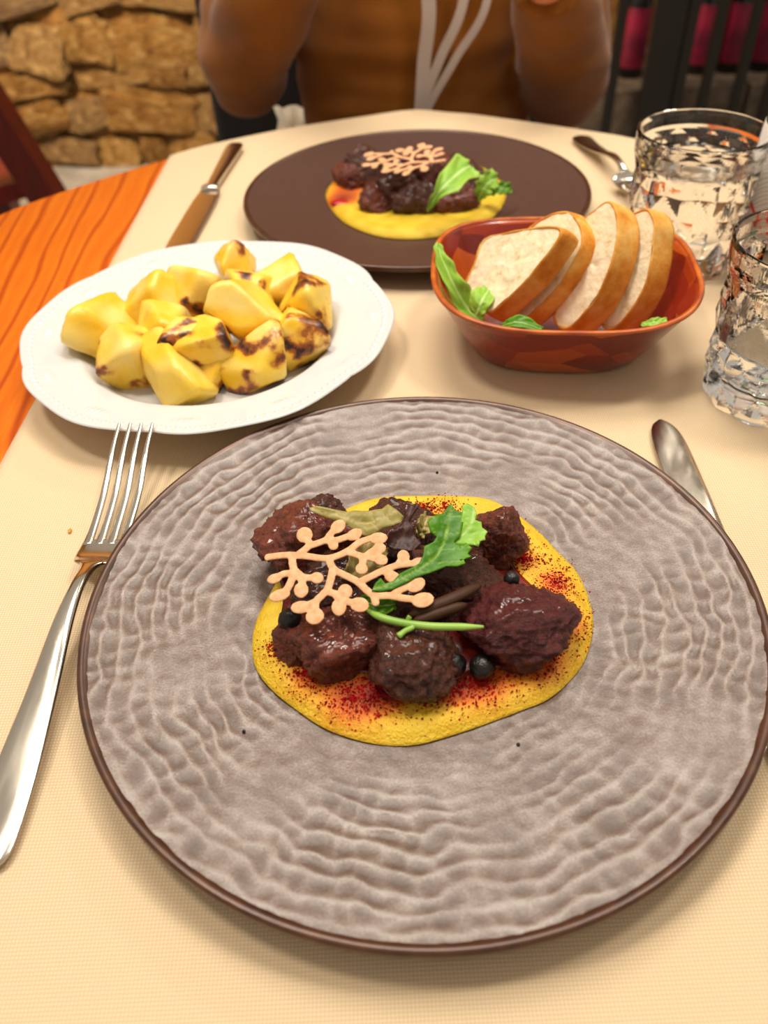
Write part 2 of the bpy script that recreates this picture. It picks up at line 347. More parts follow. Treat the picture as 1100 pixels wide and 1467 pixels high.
# individual stones of the wall
def stone_mesh(seed):
    V, F = [], []; rn = random.Random(seed); n = 4
    vs, fs = ico(3)
    for d in vs:
        p = Vector([math.copysign(abs(c) ** .35, c) for c in d]); q = p + Vector((seed * 7.1, 0, 0))
        p *= 1 + .30 * noise.noise(q * 1.3) + .16 * noise.noise(q * 3.1) + .12 * noise.noise(q * 7); V.append(p * .5)
    return V, fs
stones = []
for k in range(6):
    me = bpy.data.meshes.new('stone'); V, F = stone_mesh(k + 1); me.from_pydata([tuple(v) for v in V], [], F); me.materials.append(MAT['stone'])
    me.polygons.foreach_set('use_smooth', [True] * len(F)); stones.append(me)
rnd = random.Random(11); z = FL; wl = worldloc(wall)
while z < .42:
    h = rnd.uniform(.06, .16); x = -2.3 + rnd.uniform(0, .2)
    while x < .25:
        w = rnd.uniform(.08, .30)
        if z < .2 or x < -.2:
            o = bpy.data.objects.new('stone', rnd.choice(stones)); COL.objects.link(o); o.parent = wall
            hh = h * rnd.uniform(.8, 1.12); o.location = Vector((x + w / 2, WALLY + .008, z + h / 2 + rnd.uniform(-.015, .015))) - wl; o.scale = (w * 1.10, rnd.uniform(.04, .10), hh * 1.08); o.rotation_euler = (rnd.uniform(-.2, .2), rnd.uniform(-.2, .2), rnd.uniform(-.25, .25))
        x += w + .012
    z += h + .008
# stone ledge that carries the wine bottles
lx0, lx1, ly0, ly1, lz = .55, 2.3, 2.52, WALLY - .09, -.43
ledge = structure('wall_ledge', *box(lx0, lx1, ly0 + .02, ly1, FL, lz - .05), 'mortar', 'low stone ledge under the wine bottles')
rnd = random.Random(5)
for row, (za, zb) in enumerate(((FL, FL + .13), (FL + .135, lz))):
    x = lx0 - .02 + row * .11
    while x < lx1:
        w = rnd.uniform(.22, .32); x2 = min(x + w, lx1)
        V, F = box(x + .006, x2 - .006, ly0 - rnd.uniform(0, .012), ly1 if row else ly0 + .1, za + .004, zb); mk('block', V, F, 'ledge', ledge, smooth=False); x = x2

# iron grille in front of the bottles
gr = root('iron_grille', (1.25, 2.48, FL), 'dark iron grille of upright bars in front of the wine bottles', 'grille')
def upright(u, v, hw):
    p = uny(u, v, 2.47); mk('bar', *box(p.x - hw, p.x + hw, 2.455, 2.48, FL, .35), 'iron', gr, smooth=False)
for u, hw in ((885, .012), (952, .042), (984, .014), (1024, .012), (1073, .012), (1120, .012), (1165, .012)): upright(u, 60, hw)
for zz in (FL + .05, .2): mk('rail', *box(.62, 1.75, 2.482, 2.497, zz, zz + .03), 'iron', gr, smooth=False)
# wine bottles
wb_labels = ['dark wine bottle with tall magenta label, the one nearest the person', 'dark wine bottle with magenta label just right of the broad iron upright',
             'dark wine bottle with the brightest magenta label between two thin bars', 'dark wine bottle with magenta label cut by the photo edge']
for (u, lab) in zip((909, 1006, 1052, 1096), wb_labels):
    p = uny(u, 60, 2.66)
    b = root('wine_bottle', (p.x, 2.66, lz), lab, 'bottle', 'wine bottles behind the iron grille'); c = (p.x, 2.66, lz)
    mk('bottle_glass', *lathe([(0, 0), (.034, 0), (.038, .005), (.038, .195), (.034, .215), (.017, .24), (.0145, .255), (.0145, .31), (0, .31)], 24, c), 'wine_glass', b)
    mk('paper_label', *lathe([(.0384, .03), (.0386, .031), (.0386, .184), (.0384, .185)], 24, c), 'magenta', b)
    mk('capsule', *lathe([(.0148, .26), (.0155, .262), (.0155, .312), (.012, .316), (0, .316)], 16, c), 'capsule', b)

# red wooden chair by the wall
rc = root('wooden_chair', (-.87, 1.9, FL), 'dark red painted wooden chair by the stone wall at the picture edge', 'chair')
CA, CB, CC, CD = Vector((-.675, 1.70, 0)), Vector((-1.00, 1.48, 0)), Vector((-.93, 2.03, 0)), Vector((-1.25, 1.82, 0))
def post(p, zt, lean): mk('leg', *loft([[Vector((p.x + lean * max(0, zz + .35) + dx * .032, p.y + dy * .03, zz)) for dx, dy in ((-1, -1), (1, -1), (1, 1), (-1, 1))] for zz in (FL, -.35, zt)]), 'red_wood', rc, smooth=False)
post(CA, .12, -.30); post(CB, .12, -.30); post(CC, -.31, 0); post(CD, -.31, 0)
def plank(name, pts, z0, z1): V = [Vector((p.x, p.y, z)) for z in (z0, z1) for p in pts]; n_ = len(pts); mk(name, V, [tuple(reversed(range(n_))), tuple(range(n_, 2 * n_))] + [(k, (k + 1) % n_, n_ + (k + 1) % n_, n_ + k) for k in range(n_)], 'red_wood', rc, smooth=False)
plank('seat', [CA, CB, CD, CC], -.335, -.30)
for zz in (-.16, -.05, .05):
    o_ = Vector((-.30 * (zz + .37), 0, 0)); w_ = Vector((.011, -.017, 0)); plank('back_slat', [CA + o_ - w_, CB + o_ - w_, CB + o_ + w_, CA + o_ + w_], zz, zz + .05)
plank('stretcher', [CA, CC, CC + Vector((-.02, -.012, 0)), CA + Vector((-.02, -.012, 0))], -.58, -.55)

# ================================================================== TABLE
OUT = crom([Vector((x, y, 0)) for x, y in ((-.353, .759), (-.288, .825), (-.21, .889), (-.172, .916), (-.089, .956), (-.001, .985), (.057, 1.000), (.1, .984), (.142, .964), (.247, .897), (.288, .866), (.36, .80), (.42, .70), (.455, .58), (.46, .46), (.44, .3), (.39, .15), (.3, .04), (.18, -.03), (.05, -.05), (-.08, -.03), (-.2, .04), (-.3, .15), (-.37, .3), (-.4, .46), (-.405, .58), (-.39, .68))], 6, True)
tb = root('dining_table', (.03, .48, FL), 'orange varnished wooden dining table under a cream tablecloth', 'table')
cen = Vector((.03, .48, 0))
rings = []
for s, z in ((.985, -.032), (.998, -.027), (1, -.018), (1, -.008), (.997, -.003), (.99, 0), (.5, 0), (.1, 0)): rings.append([Vector((*(cen + (p - cen) * s).xy, z)) for p in OUT])
fix_normals(mk('tabletop', *loft(rings), 'wood', tb))
mk('post', *lathe([(0, -.7), (.05, -.7), (.055, -.5), (.04, -.3), (.05, -.1), (.07, -.0325), (0, -.0325)], 28, (.03, .48, 0)), 'wood', tb)
for k in range(4):
    a = R(45 + 90 * k); d = Vector((math.cos(a), math.sin(a), 0)); P = Vector((.03, .48, 0))
    mk('foot', *tube([P + d * .03 + Vector((0, 0, -.62)), P + d * .2 + Vector((0, 0, -.68)), P + d * .34 + Vector((0, 0, FL + .022))], [.03, .028, .022], 10), 'wood', tb)
# cloth runner
def y_edge(x, far=True):
    best = None
    for a, b in zip(OUT, OUT[1:] + OUT[:1]):
        if (a.x - x) * (b.x - x) <= 0 and a.x != b.x:
            y = a.y + (b.y - a.y) * (x - a.x) / (b.x - a.x)
            if best is None or (y > best if far else y < best): best = y
    return best
def cloth_z(x, y):
    w = .0003 * noise.noise(Vector((x * 9, y * 14, 2)))
    for (yc, s, amp, x0, x1) in ((.425, .006, .0010, .06, .30), (.452, .007, .0008, .02, .3), (.64, .006, .0006, -.2, .05)):
        m = max(0, min(1, (x - x0) / .05)) * max(0, min(1, (x1 - x) / .05)); w += amp * m * math.exp(-((y - yc - .03 * (x - .15)) / s) ** 2)
    return .0012 + w
cols = 90; V, F = [], []; rowsN = None
for i in range(cols + 1):
    s = i / cols; col = []
    xr = .335
    def X(y): xl = -.2445 + .038 * y; return xl + (xr - xl) * s
    xf = X(.9); yf = y_edge(xf) ; xn = X(.0); yn = y_edge(xn, False)
    RR = .007
    for zz in (-.10, -.08, -.06, -.03): col.append((xn + .004 * math.sin(s * 40 + zz * 9), yn - RR + .004 * math.sin(s * 55), zz))
    for a in (0, 30, 60, 90): col.append((xn, yn - RR * math.cos(R(a)), -RR + .0012 + RR * math.sin(R(a))))
    for k in range(1, 90):
        y = yn + (yf - yn) * k / 90; x = X(y); col.append((x, y, cloth_z(x, y)))
    for a in (90, 60, 30, 0): col.append((xf, yf + RR * math.cos(R(a)), -RR + .0012 + RR * math.sin(R(a))))
    for zz in (-.03, -.06, -.08, -.10): col.append((xf + .004 * math.sin(s * 37 + zz * 9), yf + RR + .004 * math.sin(s * 60), zz))
    rowsN = len(col); V += [Vector(p) for p in col]
for i in range(cols):
    for j in range(rowsN - 1): F.append((i * rowsN + j, (i + 1) * rowsN + j, (i + 1) * rowsN + j + 1, i * rowsN + j + 1))
cl = mk('tablecloth', V, F, 'cloth', base=(.05, .48, 0))
sm = cl.modifiers.new('thickness', 'SOLIDIFY'); sm.thickness = .0009; sm.offset = -1
tag(cl, 'cream woven tablecloth laid across the orange wooden table', 'tablecloth')
CZ = .0018   # height of the cloth surface

# ================================================================== STONEWARE PLATES
PR = .155
NEAR = Vector((.0146, .2409, CZ)); FAR = Vector((.0430, .7169, CZ))
def plate_z(r):
    """upper surface height of the coupe plate above the cloth"""
    t = max(0, (r - .045) / (PR - .045)); return .0060 + .0135 * t ** 1.7
def stoneware_plate(label, c, seed):
    rt = root('dinner_plate', c, label, 'plate', 'brown stoneware dinner plates')
    GZ = [.35]
    NR, NA = (170, 560) if seed == 1 else (80, 300); V, F = [Vector((c.x, c.y, c.z + plate_z(0)))], []
    RI = .1510
    for i in range(1, NR + 1):
        r = RI * i / NR
        for k in range(NA):
            a = 2 * math.pi * k / NA; p = Vector((r * math.cos(a), r * math.sin(a), seed))
            w = fbm(p * 24, 3) * .8; rr = r / .0074 + w + .32 * noise.noise(p * 90)
            ringi = math.floor(rr); ph = rr - ringi
            nd = max(6, int(2 * math.pi * max(ringi, 1) * .0074 / .0100)); rn = random.Random(ringi * 13 + seed).random()
            aa = a / (2 * math.pi) * nd + rn + .8 * noise.noise(p * 55 + Vector((9, 3, 1)))
            prof = math.sin(math.pi * ph) ** .9; sc = .50 + .50 * math.sin(math.pi * (aa % 1))
            amp = (.00052 if seed == 1 else .00012) * min(1, max(.06, (r - .055) / .05))
            amp *= .15 + 1.3 * max(0, min(1, .5 + 1.5 * noise.noise(p * 19 + Vector((4, 4, 4)))))
            dz = -amp * prof * sc * 1.2 + (.00026 * fbm(p * 130, 5) + .00035 * noise.noise(p * 40)) * (1 if seed == 1 else .3)
            GZ.append(max(0, min(1, .62 - 1.0 * (prof * sc - .5) * min(1, amp / .0004) + .35 * fbm(p * 60, 3) - .30 * max(0, 1 - r / .11) )))
            V.append(Vector((c.x + p.x, c.y + p.y, c.z + plate_z(r) + dz)))
    for k in range(NA): F.append((0, 1 + k, 1 + (k + 1) % NA))
    for i in range(NR - 1):
        for k in range(NA):
            b = 1 + i * NA; F.append((b + k, b + NA + k, b + NA + (k + 1) % NA, b + (k + 1) % NA))
    top = mk('dish_surface', V, F, 'stoneware' if seed == 1 else 'stoneware_dark', rt, attrs={'glaze': GZ})
    zr = plate_z(RI)
    und = [(RI - .0006, zr - .0006), (.1520, zr + .0004), (.1535, zr + .0007), (.1547, zr + .0001), (PR, zr - .0014), (.1542, zr - .0036), (.1480, zr - .0056), (.128, .0090), (.10, .0045), (.092, .0030), (.090, .0002), (.086, 0), (.084, .0018), (0, .0022)]
    und = [(p.x, p.y) for p in crom([Vector((a, b, 0)) for a, b in und[:9]], 5)] + und[9:]
    und[-1] = (0, .0022)
    mk('glazed_rim', *lathe(und, 240, c), 'rim', rt)
    return rt
stoneware_plate('hammered grey-brown stoneware plate with glossy brown rim, the large near one', NEAR, 1)
stoneware_plate('dark brown stoneware plate at the far setting in front of the person', FAR, 2)
def plz(c, x, y): return c.z + plate_z(math.hypot(x - c.x, y - c.y))

# ================================================================== FOOD: puddles
def puddle(outline, pc, hgt, rings, edge, seed, namp, lift=0.0):
    O = crom(outline, 5, True); n = len(O); c = sum(O, Vector()) / n; V, F = [], []
    V.append(Vector((c.x, c.y, plz(pc, c.x, c.y) + lift + hgt)))
    for i in range(1, rings + 1):
        s = i / rings
        for k in range(n):
            p = c + (O[k] - c) * s; dist = (O[k] - c).length * (1 - s)
            h = hgt * (1 - max(0, 1 - dist / edge) ** 2.2) if dist < edge else hgt
            q = Vector((p.x, p.y, seed)); h += (namp * fbm(q * 120, 4) + namp * 1.5 * noise.noise(q * 35)) * min(1, dist / edge + .1)
            V.append(Vector((p.x, p.y, plz(pc, p.x, p.y) + lift + max(h, .0008))))
    for k in range(n):
        p = V[1 + (rings - 1) * n + k]; V.append(Vector((p.x, p.y, plz(pc, p.x, p.y) + lift + .0006)))
    F += [(0, 1 + k, 1 + (k + 1) % n) for k in range(n)]
    for i in range(rings):
        for k in range(n): b = 1 + i * n; F.append((b + k, b + n + k, b + n + (k + 1) % n, b + (k + 1) % n))
    return V, F
BL = [(505, 1000, 58, 1), (560, 985, 46, 1), (440, 965, 40, .8), (400, 930, 22, .5), (640, 985, 40, .8), (690, 975, 55, 1), (770, 945, 55, 1), (808, 890, 45, .9), (795, 835, 38, .85), (750, 800, 32, .8), (705, 790, 25, .6), (605, 733, 18, 1), (640, 728, 25, .5), (560, 735, 28, .45), (725, 765, 22, .4)]
BLW = [(un(u, v, .014), r / 2850, s) for u, v, r, s in BL]
def stain_near(p): return min(1, sum(s * math.exp(-((p.xy - b.xy).length / r) ** 2 * 2.0) for b, r, s in BLW) * .75)
OUTP = [un(u, v, .011) for u, v in ((361, 930), (366, 890), (388, 845), (425, 785), (470, 742), (525, 716), (580, 709), (680, 711), (725, 726), (768, 757), (800, 790), (826, 818), (843, 855), (850, 895), (840, 940), (818, 972), (785, 1000), (748, 1015), (700, 1033), (650, 1050), (600, 1064), (555, 1066), (510, 1058), (465, 1042), (425, 1016), (390, 988), (368, 960))]
V, F = puddle(OUTP, NEAR, .0055, 46, .010, 3, .00035)
pol = mk('polenta', V, F, 'polenta', attrs={'stain': [stain_near(v) for v in V]})
tag(pol, 'round bed of yellow polenta on the near hammered plate', 'polenta')
# crimson powder: thousands of specks
rnd = random.Random(7); V, F = [], []
def polz(c, x, y, h): return plz(c, x, y) + h
pin = [p.xy for p in crom(OUTP, 5, True)]
def inside(poly, x, y):
    c = False; j = len(poly) - 1
    for i in range(len(poly)):
        a, b = poly[i], poly[j]
        if (a.y > y) != (b.y > y) and x < (b.x - a.x) * (y - a.y) / (b.y - a.y) + a.x: c = not c
        j = i
    return c
def speck(x, y, z, r, V, F):
    b = len(V); s = [r * rnd.uniform(.6, 1.3) for _ in range(3)]
    V += [Vector((x + s[0], y, z)), Vector((x, y + s[1], z)), Vector((x - s[0], y, z)), Vector((x, y - s[1], z)), Vector((x, y, z + s[2] * .8)), Vector((x, y, z - s[2]))]
    F += [(b, b + 1, b + 4), (b + 1, b + 2, b + 4), (b + 2, b + 3, b + 4), (b + 3, b, b + 4), (b + 1, b, b + 5), (b + 2, b + 1, b + 5), (b + 3, b + 2, b + 5), (b, b + 3, b + 5)]
cnt = 0
while cnt < 9000:
    b, r, s = rnd.choice(BLW)
    if rnd.random() > s: continue
    rad = abs(rnd.gauss(0, r * .68)); a = rnd.uniform(0, 6.283); x, y = b.x + rad * math.cos(a), b.y + rad * math.sin(a)
    if not inside(pin, x, y): continue
    speck(x, y, polz(NEAR, x, y, .0058), rnd.choice((.00018, .00024, .00032, .00045, .0006)), V, F); cnt += 1
pw = mk('spice_powder', V, F, 'powder', smooth=False); tag(pw, 'crimson spice powder scattered over the near polenta', 'powder', kind='stuff')
# gravy under the meat
OUTG = [un(u, v, .016) for u, v in ((400, 905), (425, 935), (470, 958), (530, 962), (560, 995), (610, 1002), (645, 975), (690, 955), (750, 950), (785, 930), (790, 895), (775, 850), (735, 805), (725, 760), (640, 735), (540, 735), (450, 735), (395, 790), (405, 850))]
V, F = puddle([p for p in OUTG], NEAR, .0012, 26, .003, 9, .0003, .0056)
gv = mk('gravy', V, F, 'gravy'); tag(gv, 'dark red gravy pooled under the meat on the near plate', 'gravy')

# ================================================================== chunk generator
def chunk(name, c, size, rot, seed, mat, planes=7, soft=7, namp=.06, nfreq=2.2, sub=4, char=None, base_=1.0):
    rn = random.Random(seed); ns = []
    for k in range(planes):
        zc = 1 - 2 * (k + .5) / planes; a = k * 2.39996 + rn.uniform(-.5, .5); q = math.sqrt(1 - zc * zc)
        n = Vector((q * math.cos(a), q * math.sin(a), zc + rn.uniform(-.25, .25))).normalized(); ns.append((n, rn.uniform(.62, .95) if base_ == 1.0 else rn.uniform(.60, .86)))
    vs, fs = ico(sub); V = []; C = []; PALE = []
    E = Matrix.Rotation(rot[2], 3, 'Z') @ Matrix.Rotation(rot[1], 3, 'Y') @ Matrix.Rotation(rot[0], 3, 'X')
    for d in vs:
        acc = base_; ks = []
        for n, h in ns:
            t = d.dot(n) / h
            if t > 0: acc += t ** soft * 2.2; ks.append(t)
        ks.append(.0); ks.append(.0); ks.sort(reverse=True)
        r = acc ** (-1 / soft) * (1.12 if base_ == 1.0 else 1.18)
        q = d * nfreq + Vector((seed * 3.7, seed * 1.3, 0)); nn = fbm(q, 4); r *= 1 + namp * nn
        if namp > .1:
            fq = Vector((d.x * 2.2, d.y * 9, d.z * 9)) + Vector((seed, seed * 2, 0)); r *= 1 - .05 * abs(noise.noise(fq)) + .035 * noise.noise(fq * 2.3) + .06 * fbm(q * 4, 4)
        p = d * r; V.append(Vector(c) + E @ Vector((p.x * size[0], p.y * size[1], p.z * size[2])))
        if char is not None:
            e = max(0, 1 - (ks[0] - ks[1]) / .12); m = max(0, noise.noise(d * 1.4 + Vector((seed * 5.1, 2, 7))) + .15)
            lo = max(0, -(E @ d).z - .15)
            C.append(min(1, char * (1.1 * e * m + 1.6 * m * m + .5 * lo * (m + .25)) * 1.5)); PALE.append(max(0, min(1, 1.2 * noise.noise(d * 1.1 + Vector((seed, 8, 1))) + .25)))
    at = {'char': C, 'pale': PALE} if char is not None else None
    return mk(name, V, fs, mat, attrs=at)
def meat(u, v, z, sx, sy, sz, rz, seed, mat, label):
    c = un(u, v, z); k_ = 1.06 if v > 600 else 1.12; o = chunk('meat_chunk', c, (sx * k_, sy * k_, sz * 1.05), (0.3 * math.sin(seed), .3 * math.cos(seed), rz), seed, mat, 7, 10, .13, 2.0, 5)
    return tag(o, label, 'meat', 'braised meat on the near plate' if v > 600 else 'braised meat on the far plate')
meat(435, 775, .024, .022, .020, .019, .5, 1, 'meat_red', 'reddish braised meat chunk at the back left under the olive leaf, near plate')
meat(492, 916, .021, .0215, .0165, .016, .2, 2, 'meat_red', 'rounded braised meat chunk below the lattice wafer, front left of near plate')
meat(427, 917, .018, .0125, .011, .010, 1.2, 3, 'meat_red', 'small shredded meat lump at the left end beside a black berry, near plate')
meat(585, 942, .021, .0195, .0190, .016, .9, 4, 'meat', 'braised meat chunk at the front centre of the near plate, below the green stem')
meat(738, 893, .022, .0235, .0225, .016, .4, 5, 'meat_dust', 'largest meat chunk dusted with crimson powder, right side of near plate')
meat(650, 838, .023, .0225, .017, .017, -.3, 6, 'meat', 'dark braised meat chunk in the middle of the heap, near plate')
meat(712, 768, .025, .0125, .0145, .016, .2, 7, 'meat_red', 'upright meat chunk at the back right beside the green leaf, near plate')
meat(560, 765, .022, .021, .017, .015, .1, 8, 'meat', 'dark meat chunk at the back centre behind the wafer, near plate')
meat(480, 845, .022, .021, .016, .014, -.2, 9, 'meat', 'dark meat chunk hidden beneath the lattice wafer, near plate')
meat(575, 870, .020, .018, .014, .013, .6, 10, 'meat', 'dark glossy meat chunk between wafer and green stem, near plate')
meat(640, 780, .022, .016, .014, .014, .3, 12, 'meat', 'dark meat chunk beneath the green leaf, near plate')
meat(463, 735, .025, .012, .008, .009, .2, 13, 'meat', 'thin meat piece poking out at the very back, left of near heap')
meat(568, 737, .021, .008, .006, .006, .4, 14, 'meat_dust', 'small powdered meat crumb at the back edge of the near polenta')
# strands
def strand(pts, rad, mat, label, name, cat, flat=.6, group=None):
    P = crom([un(u, v, z) for u, v, z in pts], 6); n = len(P)
    rr = [rad * (.35 + .65 * min(1, 6 * min(i, n - 1 - i) / n)) for i in range(n)]
    return tag(mk(name, *tube(P, rr, 10, flat), mat), label, cat, group)
strand([(585, 882, .034), (615, 870, .037), (650, 856, .038), (688, 838, .036)], .0028, 'stalk', 'long wilted dark leaf stalk lying over the middle meat chunk', 'wilted_stalk', 'leaf', .7)
strand([(590, 893, .034), (625, 880, .036), (668, 866, .036)], .0024, 'stalk', 'shorter wilted dark leaf stalk below the long one', 'wilted_stalk', 'leaf', 1.0)
strand([(391, 752, .016), (402, 757, .022), (415, 765, .028)], .0016, 'leaf_dark', 'dark stalk end poking out left of the back left meat chunk', 'wilted_stalk', 'leaf')
st = strand([(524, 873, .037), (545, 884, .038), (575, 892, .038), (615, 897, .038), (655, 898, .038), (693, 898, .038)], .0017, 'stem', 'thin pale green stem lying across the front of the meat', 'green_stem', 'stem', .9)
sp = crom([un(*q) for q in ((592, 893, .038), (590, 899, .038), (580, 904, .0375), (570, 912, .037))], 5)
mk('side_shoot', *tube(sp, [.0013] * (len(sp) - 3) + [.0015, .0016, .0011], 8, .8), 'stem', st)
sp = crom([un(*q) for q in ((586, 892, .038), (585, 887, .039), (587, 883, .040))], 4)
mk('side_shoot', *tube(sp, [.0012] * len(sp), 8, .8), 'stem', st)
# berries
for (u, v, z, r, lab) in ((415, 888, .026, .0052, 'black wrinkled berry at the left end under the wafer'), (650, 953, .020, .0054, 'black berry left of the pair in front of the near meat'), (690, 956, .020, .0056, 'black berry right of the pair in front of the near meat'), (733, 829, .034, .0036, 'small dark berry on top of the powdered meat chunk')):
    vs, fs = ico(3); c = un(u, v, z)
    tag(mk('juniper_berry', [c + d * r * (1 + .10 * fbm(d * 2.2 + Vector((u, 0, 0)), 3)) for d in vs], fs, 'berry'), lab, 'berry', 'black berries on the near plate')

# ================================================================== leaves
def leaf(name, mid, wl, wr, up, mat, label, cat='leaf', serr=.25, freq=7, curl=.15, fold=.0, ruffle=.0012, seed=0, group=None, n=44, m=6, parent=None, tip=.12):
    P = crom(mid, max(2, n // (len(mid) - 1))); n = len(P) - 1; V, E, RB = [], [], []; up = Vector(up).normalized()
    def wid(w, t):
        x = t * (len(w) - 1); i = min(int(x), len(w) - 2); f = x - i; f = f * f * (3 - 2 * f); return w[i] * (1 - f) + w[i + 1] * f
    for i, p in enumerate(P):
        t = i / n; d = (P[min(i + 1, n)] - P[max(i - 1, 0)]).normalized(); s = d.cross(up).normalized(); nn = s.cross(d)
        for j in range(-m, m + 1):
            a = abs(j) / m; w = wid(wr if j > 0 else wl, t)
            sh = 1 + serr * (abs(((t * freq + (.3 if j > 0 else 0) + seed * .37) % 1) - .5) * 2 - .5) * a
            fwd = d * (w * .45 * a * a)
            off = s * (math.copysign(1, j) * a * w * sh * math.cos(fold * a)) + nn * (w * a * (math.sin(fold * a) + curl * a) + ruffle * a * math.sin(t * 23 + j * .8 + seed) + .0006 * noise.noise(Vector((t * 9, j * .5, seed))))
            V.append(p + off + fwd); E.append(a); RB.append(max(0, 1 - a * m / 1.0) if a < 1 / m + .01 else .22 * max(0, math.sin((t * 9 - a * 1.5) * 6.283)) ** 6)
    F = []; k = 2 * m + 1
    for i in range(n):
        for j in range(k - 1): F.append((i * k + j, i * k + j + 1, (i + 1) * k + j + 1, (i + 1) * k + j))
    o = mk(name, V, F, mat, parent, attrs={'edge': E, 'rib': RB}); so = o.modifiers.new('thickness', 'SOLIDIFY'); so.thickness = .0007; so.offset = 0
    if parent is None: tag(o, label, cat, group)
    return o
mm = .001
def outline_leaf(name, pts, P, n, mid, mat, label=None, parent=None, cup=8.0, ruffle=.0016, seed=0, veins=5):
    """leaf blade from its outline: real plane, thickness, cupping and ripples; mid = midrib pixels"""
    n = Vector(n).normalized(); O = [unp(u, v, P, n) for u, v in pts]; Mp = crom([unp(u, v, P, n) for u, v in mid], 8)
    bm = bmesh.new(); vs = [bm.verts.new(p) for p in O]; f = bm.faces.new(vs); bmesh.ops.triangulate(bm, faces=[f])
    for _ in range(7):
        ed = [e for e in bm.edges if e.calc_length() > .0016]
        if not ed: break
        bmesh.ops.subdivide_edges(bm, edges=ed, cuts=1); bmesh.ops.triangulate(bm, faces=bm.faces)
        bmesh.ops.beautify_fill(bm, faces=bm.faces, edges=[e for e in bm.edges if not e.is_boundary])
    bm.verts.ensure_lookup_table(); V, E, RB = [], [], []
    L = (Mp[-1] - Mp[0]).length; ax = (Mp[-1] - Mp[0]).normalized()
    for v in bm.verts:
        p = v.co; dm = min((p - q).length for q in Mp); t = (p - Mp[0]).dot(ax) / L
        side = 1 if (p - Mp[0]).cross(ax).dot(n) > 0 else -1
        ve = abs(((t - dm / L * .8) * veins + (.5 if side > 0 else 0)) % 1 - .5) * 2
        rb = max(0, 1 - dm / .0011); rb = max(rb, .55 * max(0, 1 - (1 - ve) * 7) * (1 if dm < .014 else .5))
        V.append(p + n * (cup * dm * dm + ruffle * noise.noise(p * 75 + Vector((seed, 0, 0))) + ruffle * .5 * noise.noise(p * 190) - .0006 * rb)); E.append(min(1, dm / .014)); RB.append(rb * .8)
    F = [tuple(v.index for v in f.verts) for f in bm.faces]; bm.free()
    o = mk(name, V, F, mat, parent, attrs={'edge': E, 'rib': RB}); so = o.modifiers.new('thickness', 'SOLIDIFY'); so.thickness = .0006; so.offset = 0
    if parent is None: tag(o, label, 'leaf')
    return o
c1_ = lambda L_: [(340 + x / 2.037, 690 + y / 2.037) for x, y in L_]
c2_ = lambda L_: [(370 + x / 4.074, 700 + y / 4.074) for x, y in L_]
gl = root('salad_leaf', un(600, 815, .035), 'bright green toothed salad leaf laid over the near meat', 'leaf')
outline_leaf('blade', c1_([(392, 318), (402, 296), (418, 282), (432, 296), (455, 288), (474, 268), (500, 255), (530, 238), (542, 215), (545, 190), (572, 175), (582, 160), (562, 148), (554, 122), (572, 104), (600, 94), (616, 70), (626, 66), (632, 82), (658, 92), (662, 110), (655, 135), (650, 160), (632, 176), (650, 186), (668, 182), (684, 196), (672, 212), (682, 222), (660, 230), (664, 244), (640, 250), (610, 246), (585, 256), (555, 268), (520, 278), (490, 296), (455, 312), (420, 320)]), un(600, 800, .047), (.05, -.30, 1), c1_([(395, 312), (470, 285), (550, 240), (590, 200), (610, 150), (622, 80)]), 'leaf', parent=gl, seed=1, veins=7)
outline_leaf('upper_blade', c1_([(622, 178), (640, 150), (652, 118), (656, 92), (655, 70), (672, 64), (692, 74), (698, 96), (694, 112), (712, 118), (714, 134), (730, 146), (722, 160), (724, 172), (708, 176), (704, 192), (688, 186), (668, 186), (645, 184)]), un(675, 760, .050), (-.12, -.34, 1), c1_([(625, 176), (660, 150), (685, 115), (690, 80)]), 'leaf_pale', parent=gl, seed=4, veins=5)
leaf('salad_leaf', [un(515, 858, .034), un(540, 868, .036), un(566, 866, .036)], [2 * mm, 5 * mm, 2 * mm], [2 * mm, 4 * mm, 2 * mm], (0, -.3, .9), 'leaf', 'small green leaf peeking from under the front tip of the wafer', serr=.2, seed=4)
outline_leaf('salad_leaf', c2_([(298, 118), (340, 108), (430, 124), (520, 140), (600, 132), (660, 124), (720, 120), (758, 96), (790, 120), (850, 165), (832, 205), (780, 225), (730, 236), (690, 262), (640, 285), (600, 270), (560, 250), (500, 208), (440, 186), (380, 166), (310, 142)]), un(510, 745, .046), (.0, -.42, 1), c2_([(300, 120), (430, 150), (540, 190), (640, 200), (780, 150)]), 'leaf_olive', 'wilted olive-beige salad leaf behind the lattice wafer', cup=-4, ruffle=.0028, seed=2, veins=6)
leaf('salad_leaf', [un(500, 830, .034), un(520, 808, .038), un(545, 782, .040)], [4 * mm, 9 * mm, 4 * mm], [4 * mm, 8 * mm, 4 * mm], (0, -.4, .9), 'leaf_olive', 'olive leaf scrap seen through the gaps of the wafer', serr=.15, seed=5)
outline_leaf('salad_leaf', c2_([(885, 102), (925, 88), (930, 118), (905, 150), (880, 195), (905, 225), (915, 285), (945, 330), (900, 372), (830, 365), (770, 345), (735, 290), (760, 250), (810, 235), (845, 195), (862, 140)]), un(575, 768, .044), (.25, -.5, .9), c2_([(905, 95), (870, 180), (850, 260), (800, 340)]), 'leaf_dark', 'dark purple folded salad leaf beside the olive leaf', cup=25, ruffle=.0030, seed=7, veins=4)
leaf('salad_leaf', [un(600, 770, .036), un(607, 755, .040), un(612, 740, .041)], [2 * mm, 4 * mm, 2 * mm], [2 * mm, 4 * mm, 2 * mm], (.2, -.5, .8), 'leaf_olive', 'tiny curled pale leaf scrap left of the green leaf', serr=.2, curl=.5, seed=9)

